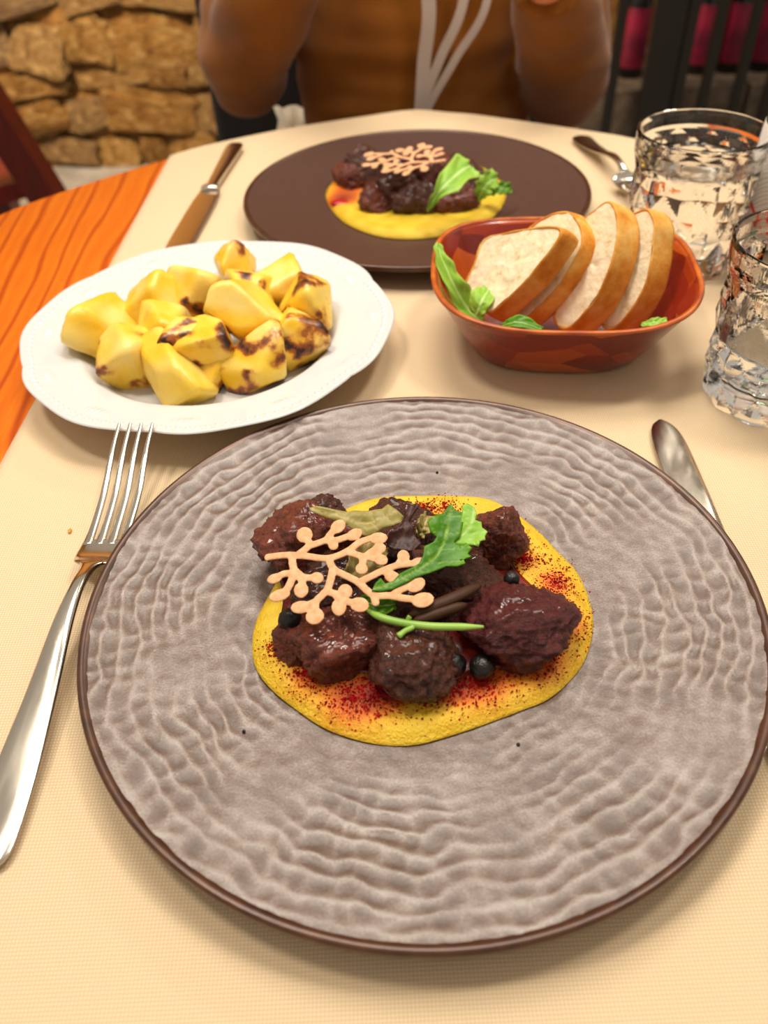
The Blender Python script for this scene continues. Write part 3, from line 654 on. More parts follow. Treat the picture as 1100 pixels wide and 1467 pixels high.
# ================================================================== lattice wafer (tuile)
TP = un(500, 800, .0455); TN = Vector((.02, -.16, 1)).normalized()
def tp(cx, cy): return unp(370 + cx / 4.074, 700 + cy / 4.074, TP, TN)
BR = [[(55, 400), (120, 392), (190, 388), (290, 396), (410, 407), (520, 366), (590, 315), (660, 290)], [(240, 380), (285, 345), (298, 320), (275, 290)], [(295, 335), (390, 302), (425, 262), (455, 232)], [(385, 305), (460, 300), (520, 280), (550, 268)], [(415, 308), (436, 328)],
      [(515, 368), (570, 385), (620, 396), (655, 372), (690, 355)], [(630, 396), (670, 408), (705, 415)], [(605, 397), (610, 430), (603, 460)],
      [(410, 410), (440, 470), (510, 508), (580, 545), (640, 600), (685, 625), (760, 625), (850, 640), (940, 650)], [(780, 625), (830, 590), (900, 560)], [(585, 548), (640, 522), (710, 487), (800, 452), (880, 440), (940, 435)], [(815, 448), (845, 400)], [(735, 482), (775, 512)], [(675, 620), (684, 668)],
      [(435, 465), (425, 520), (405, 585), (380, 615), (335, 665), (335, 735)], [(345, 655), (300, 675), (250, 690)], [(395, 600), (440, 612), (470, 615), (500, 600)], [(445, 612), (468, 645), (470, 685)], [(465, 645), (520, 660), (590, 675)],
      [(195, 392), (200, 440), (205, 490), (150, 498), (95, 525)], [(210, 485), (190, 545), (165, 590), (125, 620)], [(220, 485), (255, 540), (250, 590)], [(215, 480), (265, 518), (335, 520)]]
BUD = [(700, 290, 46, 28, -.1), (270, 270, 40, 38, 0), (465, 222, 42, 30, -.7), (560, 268, 42, 27, -.5), (438, 331, 25, 23, 0), (702, 354, 38, 26, -.4), (715, 415, 34, 26, .2), (603, 468, 30, 26, 0), (960, 650, 52, 32, -.2), (920, 560, 46, 32, -.5), (950, 437, 46, 28, .1), (847, 398, 30, 32, 0), (783, 517, 40, 28, .4), (684, 668, 18, 14, 0),
       (330, 745, 42, 34, -.2), (250, 692, 48, 27, -.1), (507, 600, 34, 32, 0), (470, 692, 34, 36, 0), (590, 677, 44, 32, .1), (95, 525, 36, 22, -.3), (125, 622, 50, 26, -.3), (250, 592, 34, 34, 0), (342, 521, 32, 26, .1), (52, 402, 14, 16, 0)]
parts = []; px2m = (tp(560, 500) - tp(540, 500)).length / 20
for b in BR:
    P = crom([tp(*q) for q in b], 4); parts.append(tube(P, [25 * px2m] * len(P), 10, 1, TN))
ex = (tp(560, 500) - tp(540, 500)).normalized(); ey = (tp(540, 480) - tp(540, 500)); kY = ey.length / 20 / px2m; ey.normalize()
for (x, y, a, b_, ang) in BUD:
    Vs, Fs = sphere((0, 0, 0), 1, 16, 10); c = tp(x, y)
    out = []
    for q in Vs:
        qx = q.x * a * 1.3; qy = q.y * b_ * 1.35; rx = qx * math.cos(ang) + qy * math.sin(-ang) * -1; ry = -qx * math.sin(ang) * 1 + qy * math.cos(ang)
        rx = qx * math.cos(ang) - qy * math.sin(-ang) * -1 if False else qx * math.cos(-ang) - qy * math.sin(-ang); ry = qx * math.sin(-ang) + qy * math.cos(-ang)
        out.append(c + ex * (rx * px2m) + ey * (ry * px2m * kY) + TN * (q.z * 26 * px2m))
    parts.append((out, Fs))
V, F = join(parts)
V = [v - TN * ((v - TP).dot(TN) * .62) for v in V]
V, F = remesh(V, F, .00036, 1)
tu = mk('lattice_wafer', V, F, 'tuile', base=TP); tag(tu, 'pale coral-shaped lattice wafer lying on the meat of the near plate', 'wafer', 'coral lattice wafers')

# ================================================================== FAR DISH
OUTF = [un(u, v, .012) for u, v in ((467, 283), (470, 268), (490, 250), (540, 232), (620, 228), (690, 240), (722, 265), (722, 288), (702, 312), (660, 330), (600, 340), (545, 337), (500, 320), (478, 302))]
V, F = puddle(OUTF, FAR, .006, 22, .010, 5, .0004)
BF = [(un(u, v, .012), r, s) for u, v, r, s in ((490, 288, .016, .9), (505, 270, .018, .6), (500, 262, .02, .4), (690, 255, .02, .5))]
tag(mk('polenta', V, F, 'polenta', attrs={'stain': [min(1, sum(s * math.exp(-((v.xy - b.xy).length / r) ** 2) for b, r, s in BF)) for v in V]}), 'bed of yellow polenta on the far dark plate', 'polenta')
for i, (u, v, z, sx, sy, sz, mt, lab) in enumerate(((520, 240, .024, .020, .02, .018, 'meat', 'blackish meat chunk at the left end of the far heap'), (505, 255, .018, .016, .016, .014, 'meat_red', 'reddish meat chunk low at the left of the far heap'), (565, 262, .024, .028, .022, .022, 'meat', 'large meat chunk in the middle left of the far heap'),
    (545, 285, .018, .02, .018, .015, 'meat_red', 'meat chunk at the front left of the far heap'), (610, 255, .026, .025, .022, .021, 'meat_red', 'brown meat chunk at the top centre of the far heap'), (600, 288, .018, .023, .018, .015, 'meat', 'dark meat chunk at the front centre of the far heap'),
    (650, 285, .019, .02, .018, .017, 'meat_red', 'meat chunk at the front right below the far green leaf'), (665, 260, .022, .022, .02, .019, 'meat', 'meat chunk at the right end of the far heap'))):
    meat(u, v, z, sx, sy, sz, i * .7, 31 + i, mt, lab)
leaf('salad_leaf', [un(612, 303, .030), un(622, 285, .042), un(638, 265, .052), un(662, 244, .056), un(674, 238, .056)], [1.2 * mm, 3 * mm, 9 * mm, 13 * mm, 5 * mm], [1.2 * mm, 4 * mm, 11 * mm, 13 * mm, 5 * mm], (-.2, -.75, .6), 'leaf_pale', 'long pale green leaf leaning on the far meat heap', serr=.15, freq=4, curl=.15, seed=2)
fl_ = root('salad_leaf', un(700, 285, .016), 'small curly green leaf at the right end of the far polenta', 'leaf')
leaf('blade', [un(684, 288, .02), un(692, 272, .030), un(702, 260, .036), un(712, 258, .036)], [3 * mm, 8 * mm, 9 * mm, 3 * mm], [3 * mm, 8 * mm, 8 * mm, 3 * mm], (.1, -.7, .6), 'leaf_pale', '', serr=.4, seed=5, parent=fl_)
leaf('blade', [un(694, 278, .024), un(710, 272, .03), un(724, 270, .031), un(732, 272, .029)], [3 * mm, 6 * mm, 5 * mm, 2 * mm], [3 * mm, 5 * mm, 5 * mm, 2 * mm], (.1, -.6, .7), 'leaf', '', serr=.4, seed=8, parent=fl_)
t2 = tu.copy(); COL.objects.link(t2); t2.location = un(576, 234, .051); t2.rotation_euler = (R(-16), R(5), R(172)); t2['label'] = 'pale coral-shaped lattice wafer seen edge-on atop the far meat heap'
for u, v, lab in ((486, 290, 'red sauce drop on the left of the far polenta, the wider one'), (493, 267, 'red sauce drop on the left of the far polenta, the smaller one')):
    p = un(u, v, .014); Vs, Fs = sphere((p.x, p.y, p.z), .006 if v > 280 else .0035, 14, 8, (1.4, 1, .35)); tag(mk('sauce_drop', Vs, Fs, plain('red_sauce', srgb(170, 16, 20), .25)), lab, 'sauce', 'red sauce drops on the far polenta')

# ================================================================== WHITE PLATE AND POTATOES
WP = Vector((-.1135, .488, CZ)); WR = .125
wp = root('soup_plate', WP, 'white porcelain plate with scalloped beaded rim holding roast potatoes', 'plate')
prof = [(0, .0062), (.04, .0062), (.070, .0066), (.078, .0085), (.084, .0140), (.0875, .0170), (.091, .0182), (.100, .0200), (.112, .0225), (.119, .0240), (.1235, .0252), (.125, .0250), (.1245, .0236), (.115, .0205), (.095, .0160), (.086, .0120), (.080, .0060), (.072, .0030), (.070, .0), (.066, 0), (.064, .002), (0, .002)]
pp = [(p.x, p.y) for p in crom([Vector((a, b, 0)) for a, b in prof], 6)]; pp[0] = (0, .0062); pp[-1] = (0, .002); top_n = 11 * 6
pp = [(max(r, 0), z) for r, z in pp]
tmp = []
for i, q in enumerate(pp):
    tmp.append((q[0], q[1], i <= top_n))
tops = {}
def wfn(r, z, a):
    s = max(0, (r - .085) / .04); sc = 1 + .030 * s * (abs(math.cos(3 * a + .4)) ** .7 - .6) + .006 * s * math.cos(12 * a)
    zz = z
    if z > .0215 and .112 < r < .1242:
        zz += .0013 * math.exp(-((r - .1190) / .0012) ** 2) * max(0, math.cos(a * 130)) ** 1.0
    if .0195 < z < .0236 and .101 < r < .118: zz += .0014 * math.exp(-((r - .1105) / .0035) ** 2) * max(0, math.cos(a * 12)) ** 3 * (.4 + .6 * math.cos(a * 96) ** 2)
    return r * sc, zz
# finer rim sampling for the beads
fine = []
for i, (r, z) in enumerate(pp[:-1]):
    fine.append((r, z)); r2, z2 = pp[i + 1]
    if r > .1 and z > .019: fine.append(((r + r2) / 2, (z + z2) / 2))
fine.append(pp[-1])
mk('dish', *lathe(fine, 900, WP, wfn), 'porcelain', wp)
POT = [(145, 466, .026, 24, 21, 18, .0, 0, 'largest smooth yellow potato chunk at the left end of the white plate'), (187, 511, .024, 19, 18, 17, .45, 1, 'rounded potato chunk with brown spot at the front left of the plate'), (250, 537, .022, 25, 18, 15, .12, 2, 'pale half-round potato chunk at the front of the plate'),
       (229, 438, .030, 17, 17, 17, .05, 3, 'pale rounded potato chunk at the back left beside a browned one'), (276, 426, .032, 17, 16, 17, 1.2, 4, 'potato chunk with charred top edge at the back, left of centre'), (238, 477, .024, 18, 17, 17, .15, 5, 'glossy ochre potato chunk wedged in the left middle of the pile'),
       (270, 484, .036, 16, 11, 12, 1.6, 6, 'charred potato peel piece in the middle of the pile'), (302, 493, .032, 20, 16, 15, .9, 7, 'potato chunk with browned right side in the centre front'), (337, 386, .028, 13, 14, 16, .6, 8, 'small pointed potato wedge at the very back of the pile'),
       (402, 410, .030, 18, 17, 17, .05, 9, 'smooth yellow potato chunk at the back right'), (362, 415, .036, 17, 14, 14, .9, 10, 'potato chunk with a brown corner near the back, right of centre'), (350, 447, .040, 25, 19, 17, .12, 11, 'big pale-faced potato chunk on top of the pile'),
       (440, 440, .029, 17, 18, 19, 1.1, 12, 'potato chunk with browned edges at the right end of the pile'), (420, 485, .025, 19, 18, 18, .9, 13, 'potato chunk with a charred lower corner at the right front'), (372, 519, .024, 21, 18, 16, 1.3, 14, 'potato chunk heavily charred on its left side, front right'), (302, 521, .021, 19, 12, 11, 1.9, 15, 'dark brown roasted potato piece under the centre chunk')]
for (u, v, z, a, b, c, ch, k, lab) in POT:
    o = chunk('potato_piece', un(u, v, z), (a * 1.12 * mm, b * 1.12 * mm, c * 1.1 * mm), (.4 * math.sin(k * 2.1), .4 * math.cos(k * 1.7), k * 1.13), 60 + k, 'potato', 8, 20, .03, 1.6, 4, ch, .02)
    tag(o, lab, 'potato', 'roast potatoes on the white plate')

# ================================================================== BREAD BOWL
BC = Vector((.126, .488, CZ)); BA = R(-7)
bw = root('bread_bowl', BC, 'red-brown wooden bowl with rounded corners holding bread', 'bowl')
def bring(hx, hy, z, e=2.9, n=120):
    out = []
    for k in range(n):
        a = 2 * math.pi * k / n; c_, s_ = math.cos(a), math.sin(a); x = math.copysign(abs(c_) ** (2 / e), c_) * hx; y = math.copysign(abs(s_) ** (2 / e), s_) * hy
        out.append(Vector((BC.x + x * math.cos(BA) - y * math.sin(BA), BC.y + x * math.sin(BA) + y * math.cos(BA), BC.z + z + .004 * (abs(x) / max(hx, .001)) ** 3 * (z / .05))))
    return out
rg = [bring(.04, .036, .0001), bring(.055, .048, .0002), bring(.059, .052, .004), bring(.068, .061, .018), bring(.077, .071, .034), bring(.0845, .080, .0475), bring(.0862, .0815, .0495)]
rg2 = [bring(.0832, .0785, .0495), bring(.0815, .077, .0475), bring(.074, .068, .034), bring(.065, .058, .0185), bring(.056, .049, .006), bring(.05, .043, .0035), bring(.01, .01, .0032)]
fix_normals(mk('shell', *loft(rg + rg2), 'bowl', bw))
rr = [bring(.0848, .0802, .0485), bring(.0864, .0818, .0490), bring(.0866, .0820, .0504), bring(.0850, .0803, .0510), bring(.0833, .0786, .0504), bring(.0833, .0786, .0490), bring(.0848, .0802, .0485)]
n = len(rr[0]); V = [p for q in rr[:-1] for p in q]; F = [(i * n + k, i * n + (k + 1) % n, ((i + 1) % 6) * n + (k + 1) % n, ((i + 1) % 6) * n + k) for i in range(6) for k in range(n)]
fix_normals(mk('rim_band', V, F, 'bowl_rim', bw))
def bread(outline, P, n, th, label, seed):
    n = Vector(n).normalized(); O = crom([unp(u, v, P, n) for u, v in outline], 4, True); c = sum(O, Vector()) / len(O)
    rt = root('bread_slice', (c.x, c.y, min(p.z for p in O)), label, 'bread', 'bread slices in the wooden bowl')
    m = len(O); inner = [c + (p - c) * .955 for p in O]
    # crumb: front and back faces as gently pitted grids
    V, F = [], []; RN = 14
    for side in (0, 1):
        off = -n * (th * side); b0 = len(V); V.append(c + off + n * (.0002 if not side else -.0002))
        for i in range(1, RN + 1):
            for k in range(m):
                p = c + (inner[k] - c) * (i / RN); d = .0007 * fbm(p * 140 + Vector((seed, 0, 0)), 4) ; d -= .0022 * max(0, noise.noise(p * 170 + Vector((0, seed, 0))) - .28)
                V.append(p + off + n * (d if not side else -d))
        for k in range(m): F.append((b0, b0 + 1 + k, b0 + 1 + (k + 1) % m))
        for i in range(RN - 1):
            for k in range(m): b = b0 + 1 + i * m; F.append((b + k, b + m + k, b + m + (k + 1) % m, b + (k + 1) % m))
    fix_normals(mk('crumb', V, F, 'crumb', rt))
    rings = []
    for (s, o) in ((.945, .0), (.985, .0005), (1.0, -.0012), (1.012, -th * .3), (1.015, -th * .7), (1.0, -th + .0012), (.985, -th - .0005), (.945, -th)):
        rings.append([c + (O[k] - c) * s * (1 + .028 * noise.noise(O[k] * 55 + n * (o * 90) + Vector((seed, 0, 0)))) + n * (o + .0010 * noise.noise(O[k] * 90)) for k in range(m)])
    V = [p for q in rings for p in q]; F = []
    for i in range(len(rings)):
        for k in range(m):
            j = (i + 1) % len(rings); F.append((i * m + k, i * m + (k + 1) % m, j * m + (k + 1) % m, j * m + k))
    fix_normals(mk('crust', V, F, 'crust', rt)); return rt
bn = (-.74, -.22, .56)
bread([(694, 343), (678, 380), (664, 415), (682, 432), (697, 450), (722, 432), (752, 404), (785, 364), (806, 330), (782, 324), (740, 330)], un(735, 380, .058), bn, .0155, 'front bread slice with its white crumb face turned to the left', 1)
bread([(745, 345), (735, 400), (722, 455), (742, 464), (775, 438), (812, 395), (836, 345), (822, 306), (800, 303), (765, 320)], un(785, 380, .055), (-.76, -.30, .5), .0150, 'second bread slice, mostly hidden behind the front one', 2)
bread([(835, 318), (840, 370), (808, 425), (792, 458), (810, 474), (846, 438), (872, 390), (884, 345), (884, 305), (872, 287), (852, 300)], un(845, 375, .062), (-.80, -.32, .46), .0205, 'tallest bread slice, third from the front one', 3)
bread([(893, 315), (905, 340), (897, 385), (868, 436), (858, 460), (878, 472), (912, 434), (930, 390), (936, 345), (938, 318), (928, 298), (910, 303)], un(905, 375, .060), (-.82, -.36, .42), .0195, 'rearmost bread slice at the right of the bowl', 4)
leaf('lettuce_leaf', [un(690, 462, .018), un(668, 440, .026), un(648, 405, .044), un(632, 368, .058), un(627, 350, .063)], [5 * mm, 10 * mm, 9 * mm, 6 * mm, 1.5 * mm], [6 * mm, 10 * mm, 7 * mm, 4 * mm, 1.5 * mm], (.5, -.6, .5), 'leaf_pale', 'long green lettuce leaf standing at the left end of the bread bowl', serr=.1, curl=.3, seed=1, group='lettuce under the bread')
leaf('lettuce_leaf', [un(682, 452, .03), un(690, 432, .038), un(700, 415, .040)], [6 * mm, 9 * mm, 4 * mm], [5 * mm, 7 * mm, 4 * mm], (-.2, -.7, .6), 'leaf_pale', 'pale lettuce leaf tucked under the front bread slice', serr=.03, ruffle=.0005, curl=.2, seed=2, group='lettuce under the bread')
leaf('lettuce_leaf', [un(718, 468, .049), un(742, 462, .053), un(776, 472, .050)], [2 * mm, 5 * mm, 1.5 * mm], [2 * mm, 4 * mm, 1.5 * mm], (0, -.4, .9), 'leaf', 'small green lettuce tip at the front edge of the bread bowl', serr=.0, ruffle=.0003, seed=3, group='lettuce under the bread')
leaf('lettuce_leaf', [un(918, 466, .046), un(936, 462, .049), un(955, 459, .049)], [1.5 * mm, 3 * mm, 1.5 * mm], [1.5 * mm, 3 * mm, 1.5 * mm], (0, -.4, .9), 'leaf_pale', 'small lettuce tip at the right front inside the bread bowl', serr=.0, ruffle=.0003, seed=4, group='lettuce under the bread')

# ================================================================== CUTLERY
def blade_loft(axis, sect, name, mat, parent, n=14):
    """axis: list of (point, half_width, half_thickness); flat superelliptic sections"""
    rings = []
    P = [Vector(a[0]) for a in axis]
    for i, (p, w, h) in enumerate(axis):
        d = (P[min(i + 1, len(P) - 1)] - P[max(i - 1, 0)]).normalized(); s = d.cross(Vector((0, 0, 1))).normalized(); up = s.cross(d); ring = []
        for k in range(n):
            a = 2 * math.pi * k / n; c_, s_ = math.cos(a), math.sin(a)
            ring.append(Vector(p) + s * (math.copysign(abs(c_) ** .7, c_) * w) + up * (math.copysign(abs(s_) ** .8, s_) * h))
        rings.append(ring)
    return fix_normals(mk(name, *loft(rings), mat, parent))
def dens(pts, n=6):
    P = crom([Vector((*p[0], 0)) if len(p[0]) == 2 else Vector(p[0]) for p in pts], n); W_ = crom([Vector((p[1], p[2], 0)) for p in pts], n)
    return [(a, max(b.x, .0002), max(b.y, .0002)) for a, b in zip(P, W_)]
def fork(tip, end, label, z_tip, z_root, sz=1.0):
    tip, end = Vector((*tip, 0)), Vector((*end, 0)); L = (end - tip).length; d = (end - tip) / L; s = d.cross(Vector((0, 0, 1)))
    def A(t, z, off=0): p = tip + d * (t * L) + s * off; return (p.x, p.y, CZ + z)
    rt = root('fork', (*((tip + end) / 2).xy, CZ), label, 'fork', 'steel dinner forks')
    zr = z_root
    blade_loft(dens([(A(1.0, .0032), .004, .0008), (A(.985, .0032), .0088, .0012), (A(.95, .0034), .0105, .0014), (A(.85, .0050), .0098, .0015), (A(.70, .010), .0072, .0017), (A(.56, .0165), .0048, .002), (A(.47, .0175), .0034, .0021), (A(.415, .0150), .0038, .0019), (A(.395, .0135), .0065, .0014)]), None, 'handle', 'steel', rt)
    blade_loft(dens([(A(.400, .0138), .0050, .0012), (A(.385, .0120), .0105, .0011), (A(.36, .0095), .0125, .0010), (A(.325, .0085), .0125, .0010), (A(.31, .0087), .0118, .0009)]), None, 'head', 'steel', rt)
    for k in range(4):
        o0 = (-.0094 + .00627 * k); o1 = o0 * 1.03
        blade_loft(dens([(A(.325, .0086, o0), .0026, .0010), (A(.27, .0095, o0), .0022, .0010), (A(.18, .0135, o1), .0019, .0010), (A(.08, (.0135 + z_tip) / 2 + .002, o1), .0015, .0009), (A(.01, z_tip - .001, o1), .0010, .0008), (A(0, z_tip, o1), .0004, .0004)]), None, 'tine', 'steel', rt, 10)
    return rt
tpx = un(195, 606, .030)
fork((tpx.x, tpx.y), (-.1585, .128), 'steel fork lying left of the near plate, tines against the white plate', .0285, .006)
fork((.246, .655), (.2265, .874), 'steel fork on the far right, handle towards the table edge', .0175, .006)
def knife(end, tip, label, hw=.0095, bw_=.0105, handle=.46, zt=.004):
    end, tip = Vector((*end, 0)), Vector((*tip, 0)); L = (tip - end).length; d = (tip - end) / L
    def A(t, z): p = end + d * (t * L); return (p.x, p.y, CZ + z)
    rt = root('table_knife', (*((tip + end) / 2).xy, CZ), label, 'knife', 'steel table knives')
    h = handle
    blade_loft(dens([(A(0, .0048), .003, .001), (A(.012, .0050), .0075, .0026), (A(.05, .0052), hw, .0040), (A(.16, .0052), hw * .92, .0040), (A(h - .10, .0052), hw * .68, .0038), (A(h - .02, .0052), hw * .62, .0036)]), None, 'handle', 'steel', rt)
    blade_loft(dens([(A(h - .025, .0052), hw * .66, .0038), (A(h - .012, .0052), hw * 1.0, .0042), (A(h, .0050), hw * 1.05, .0040), (A(h + .006, .0046), hw * .98, .0026)], 4), None, 'bolster', 'steel', rt)
    blade_loft(dens([(A(h, .0040), bw_ * .85, .0010), (A(h + .12, .0036), bw_, .0009), (A(.80, .0030), bw_ * 1.02, .0008), (A(.92, .0026), bw_ * .95, .0007), (A(.975, .0024), bw_ * .66, .0006), (A(1.0, .0024), bw_ * .12, .0004)]), None, 'blade', 'steel', rt)
    return rt
knife((-.1385, .897), (-.168, .628), 'steel table knife at the far left, handle towards the person', .0088, .0115)
knife((.158, .125), (.1705, .382), 'steel table knife half under the right edge of the near plate', .009, .0100)

# ================================================================== GLASSES, WATER, BOTTLE
def tumbler(c, label, wlabel, level, rot):
    rt = root('cut_glass_tumbler', c, label, 'glass', 'diamond-cut glass tumblers')
    Hh = .100; NA = 168; NZ = 84; N = 11; ph = .0165
    def ro(z): return .0425 + .0045 * z / Hh
    V, F = [], []
    def ring(f):
        b = len(V)
        for k in range(NA):
            a = 2 * math.pi * k / NA + rot; r, z = f(a); V.append(Vector((c.x + r * math.cos(a), c.y + r * math.sin(a), c.z + z)))
        return b
    def outer(a, z):
        u_ = (a - rot) / (2 * math.pi) * N; w = z / (2 * ph)
        p = abs(((u_ + w) % 1) - .5) * 2; q = abs(((u_ - w) % 1) - .5) * 2; m_ = min(p, q)
        fade = max(0, min(1, (.086 - z) / .006)); d = -.0030 * (1 - m_) ** 1.0 * fade
        if z < .006: d -= (.006 - z) * .35
        return ro(z) + d, z
    rows = [ring(lambda a: (.02, .0006))]
    for i in range(NZ + 1):
        z = .0003 + (Hh - .0016) * i / NZ; rows.append(ring(lambda a: outer(a, z)))
    for dr, dz in ((-.0002, -.0003), (-.0006, .0), (-.0012, .0002), (-.0018, .0), (-.0022, -.0004)): rows.append(ring(lambda a: (ro(Hh) + dr, Hh + dz)))
    inn = [(Hh - .004, 0)] + [(Hh - .004 - (Hh - .024) * i / 12, 0) for i in range(1, 13)]
    def ri(z): return ro(z) - .0026 - .0030 * max(0, min(1, (.090 - z) / .01))
    for z, _ in inn: rows.append(ring(lambda a: (ri(z), z)))
    for rr_, z in ((.90, .0165), (.7, .0142), (.4, .0135), (.08, .0133)): rows.append(ring(lambda a: (ri(.02) * rr_, z)))
    for A, B in zip(rows, rows[1:]):
        for k in range(NA): F.append((A + k, A + (k + 1) % NA, B + (k + 1) % NA, B + k))
    F.append(tuple(reversed([rows[0] + k for k in range(NA)]))); F.append(tuple(rows[-1] + k for k in range(NA)))
    o = fix_normals(mk('glass_wall', V, F, 'glass', rt, smooth=False))
    e = .00015
    prof = [(0, .0133 - e), (ri(.02) * .4, .0135 - e), (ri(.02) * .7, .0142 - e), (ri(.02) * .9 + e, .0165), (ri(.02) + e, .020)] + [(ri(.02 + (level - .02) * i / 8) + e, .02 + (level - .02) * i / 8) for i in range(1, 9)] + [(ri(level) - .001, level - .0003), (0, level - .0004)]
    w = mk('drinking_water', *lathe(prof, 96, c), 'water', base=c); fix_normals(w); tag(w, wlabel, 'water', 'water in the tumblers')
tumbler(Vector((.2425, .590, CZ)), 'diamond-cut glass tumbler standing behind the bread bowl', 'water filling most of the tumbler behind the bread bowl', .078, .2)
tumbler(Vector((.2470, .407, CZ)), 'diamond-cut glass tumbler nearest the camera, cut by the photo edge', 'water filling the lower part of the nearest tumbler', .042, .05)
BO = Vector((.3185, .577, CZ)); BR_ = .036
bo = root('water_bottle', BO, 'green glass water bottle with white engraved label at the photo edge', 'bottle')
mk('bottle_glass', *lathe([(0, .004), (.02, .003), (.030, 0), (.0345, .002), (BR_, .008), (BR_, .118), (.0345, .130), (.028, .150), (.019, .172), (.0145, .19), (.0135, .225), (.0125, .225), (.0120, .19), (.017, .172), (.026, .150), (.0325, .130), (.0338, .118), (.0338, .010), (.028, .006), (0, .008)], 72, BO), 'green_glass', bo)
mk('cap', *lathe([(.0135, .214), (.0155, .214), (.0155, .234), (.014, .236), (0, .236)], 36, BO), 'capsule', bo)
LRr = BR_ + .0004
lab = mk('paper_label', *lathe([(BR_ + .0001, .0118), (LRr, .012), (LRr, .104), (BR_ + .0001, .1042)], 96, BO), 'label', bo)
def on_label(u, v, rad):
    d = ray(u, v); o = EYE - BO; a = d.x ** 2 + d.y ** 2; b = 2 * (o.x * d.x + o.y * d.y); c = o.x ** 2 + o.y ** 2 - rad ** 2
    disc = b * b - 4 * a * c; t = (-b - math.sqrt(max(disc, 0))) / (2 * a); return EYE + d * t
def glyph(poly, holes, name, parent):
    P = [on_label(1040 + x / 5.433, 150 + y / 5.433, LRr + .0002) for x, y in poly]
    me = mk(name, P, [tuple(range(len(P)))], 'red_print', parent, smooth=False)
    so = me.modifiers.new('t', 'SOLIDIFY'); so.thickness = .0003; return me
for s in ([(150, 860), (185, 752), (200, 750), (232, 855), (215, 860), (192, 785), (168, 862)], [(140, 905), (235, 875), (232, 895), (175, 930), (172, 960), (150, 965)], [(190, 1030), (210, 950), (222, 955), (205, 1035)],
          [(255, 895), (330, 840), (330, 1110), (305, 1105), (300, 1060), (262, 1040), (290, 1020), (295, 950), (270, 925)]):
    glyph(s, None, 'red_lettering', lab)

# pepper specks on the bare plate
for u, v, lab_ in ((351, 1053, 'black pepper speck on the plate left below the polenta'), (626, 681, 'black pepper speck on the plate behind the polenta'), (742, 1068, 'black pepper speck on the plate right below the polenta')):
    p = un(u, v, .0095); p.z = plz(NEAR, p.x, p.y) + .0004; vs, fs = ico(2)
    tag(mk('pepper_speck', [p + d * .0008 * (1 + .3 * noise.noise(d * 2)) for d in vs], fs, 'berry'), lab_, 'pepper', 'pepper specks on the near plate')
# crumb on the cloth
p = un(100, 760, .0022); vs, fs = ico(2)
tag(mk('bread_crumb', [p + Vector((d.x * .0010, d.y * .0017, d.z * .0006)) * (1 + .4 * noise.noise(d * 2)) for d in vs], fs, 'crust'), 'tiny brown crumb on the cloth left of the fork', 'crumb')

# ================================================================== PERSON, CHAIR
def limb(pts, n=16): return tube([Vector(p[0]) for p in pts], [p[1] for p in pts], n, 1.0, Vector((0, 1, .01)))
def ell(rings_, n=28):
    """rings_: (cx, cy, z, rx, ry)"""
    return loft([[Vector((cx + rx * math.cos(2 * math.pi * k / n), cy + ry * math.sin(2 * math.pi * k / n), z)) for k in range(n)] for cx, cy, z, rx, ry in rings_])
px = .072
pe = root('person', (px, 1.22, -.30), 'seated person in a caramel knit sweater with forearms raised, facing the camera', 'person')
LS, LE, LW = Vector((px - .165, 1.22, .25)), Vector((-.150, 1.125, .025)), Vector((-.045, .985, .205))
RS, RE, RW = Vector((px + .165, 1.22, .25)), Vector((.262, 1.115, -.005)), Vector((.197, .965, .135))
def hand(w, d, side):
    d = d.normalized(); s = d.cross(Vector((0, 1, 0))).normalized() * side; f = s.cross(d).normalized(); parts = [limb([(w - d * .03, .024), (w + d * .02, .028), (w + d * .055, .034), (w + d * .085, .030)], 12)]
    for k, (o, L_) in enumerate(((-.027, .062), (-.009, .072), (.009, .068), (.026, .052))):
        b = w + d * .075 + s * o; parts.append(limb([(b, .0095), (b + d * L_ * .45 - f * .006, .0085), (b + d * L_ * .75 - f * .018, .008), (b + d * L_ * .9 - f * .032, .0065)], 10))
    b = w + d * .02 - s * .024; parts.append(limb([(b, .011), (b - s * .022 + d * .025 - f * .01, .010), (b - s * .028 + d * .05 - f * .022, .0085)], 10)); return parts
body = [ell([(px, 1.22, -.30, .15, .11), (px, 1.215, -.1, .135, .10), (px, 1.21, .1, .14, .095), (px, 1.22, .22, .15, .085), (px, 1.225, .29, .09, .06), (px, 1.22, .33, .05, .05), (px, 1.215, .40, .048, .05)])]
hc = Vector((px, 1.19, .49))
body += [sphere(hc, .1, 24, 16, (.78, .95, 1.15)), sphere(hc + Vector((0, -.03, -.06)), .06, 20, 12, (.9, .95, 1.0)), sphere(hc + Vector((0, -.098, -.012)), .017, 12, 8, (.8, 1, 1.3)), sphere(hc + Vector((0, -.086, -.058)), .018, 12, 8, (1.4, .5, .5)), sphere(hc + Vector((.079, .01, -.005)), .022, 12, 8, (.4, .7, 1.2)), sphere(hc + Vector((-.079, .01, -.005)), .022, 12, 8, (.4, .7, 1.2))]
for s_, e_, w_, sd in ((LS, LE, LW, 1), (RS, RE, RW, -1)):
    body += [limb([(s_, .045), (e_, .038), ]), limb([(e_, .038), ((e_ + w_) / 2, .036), (w_, .026)])]; body += hand(w_, (w_ - e_) + Vector((0, -.02, .12)), sd)
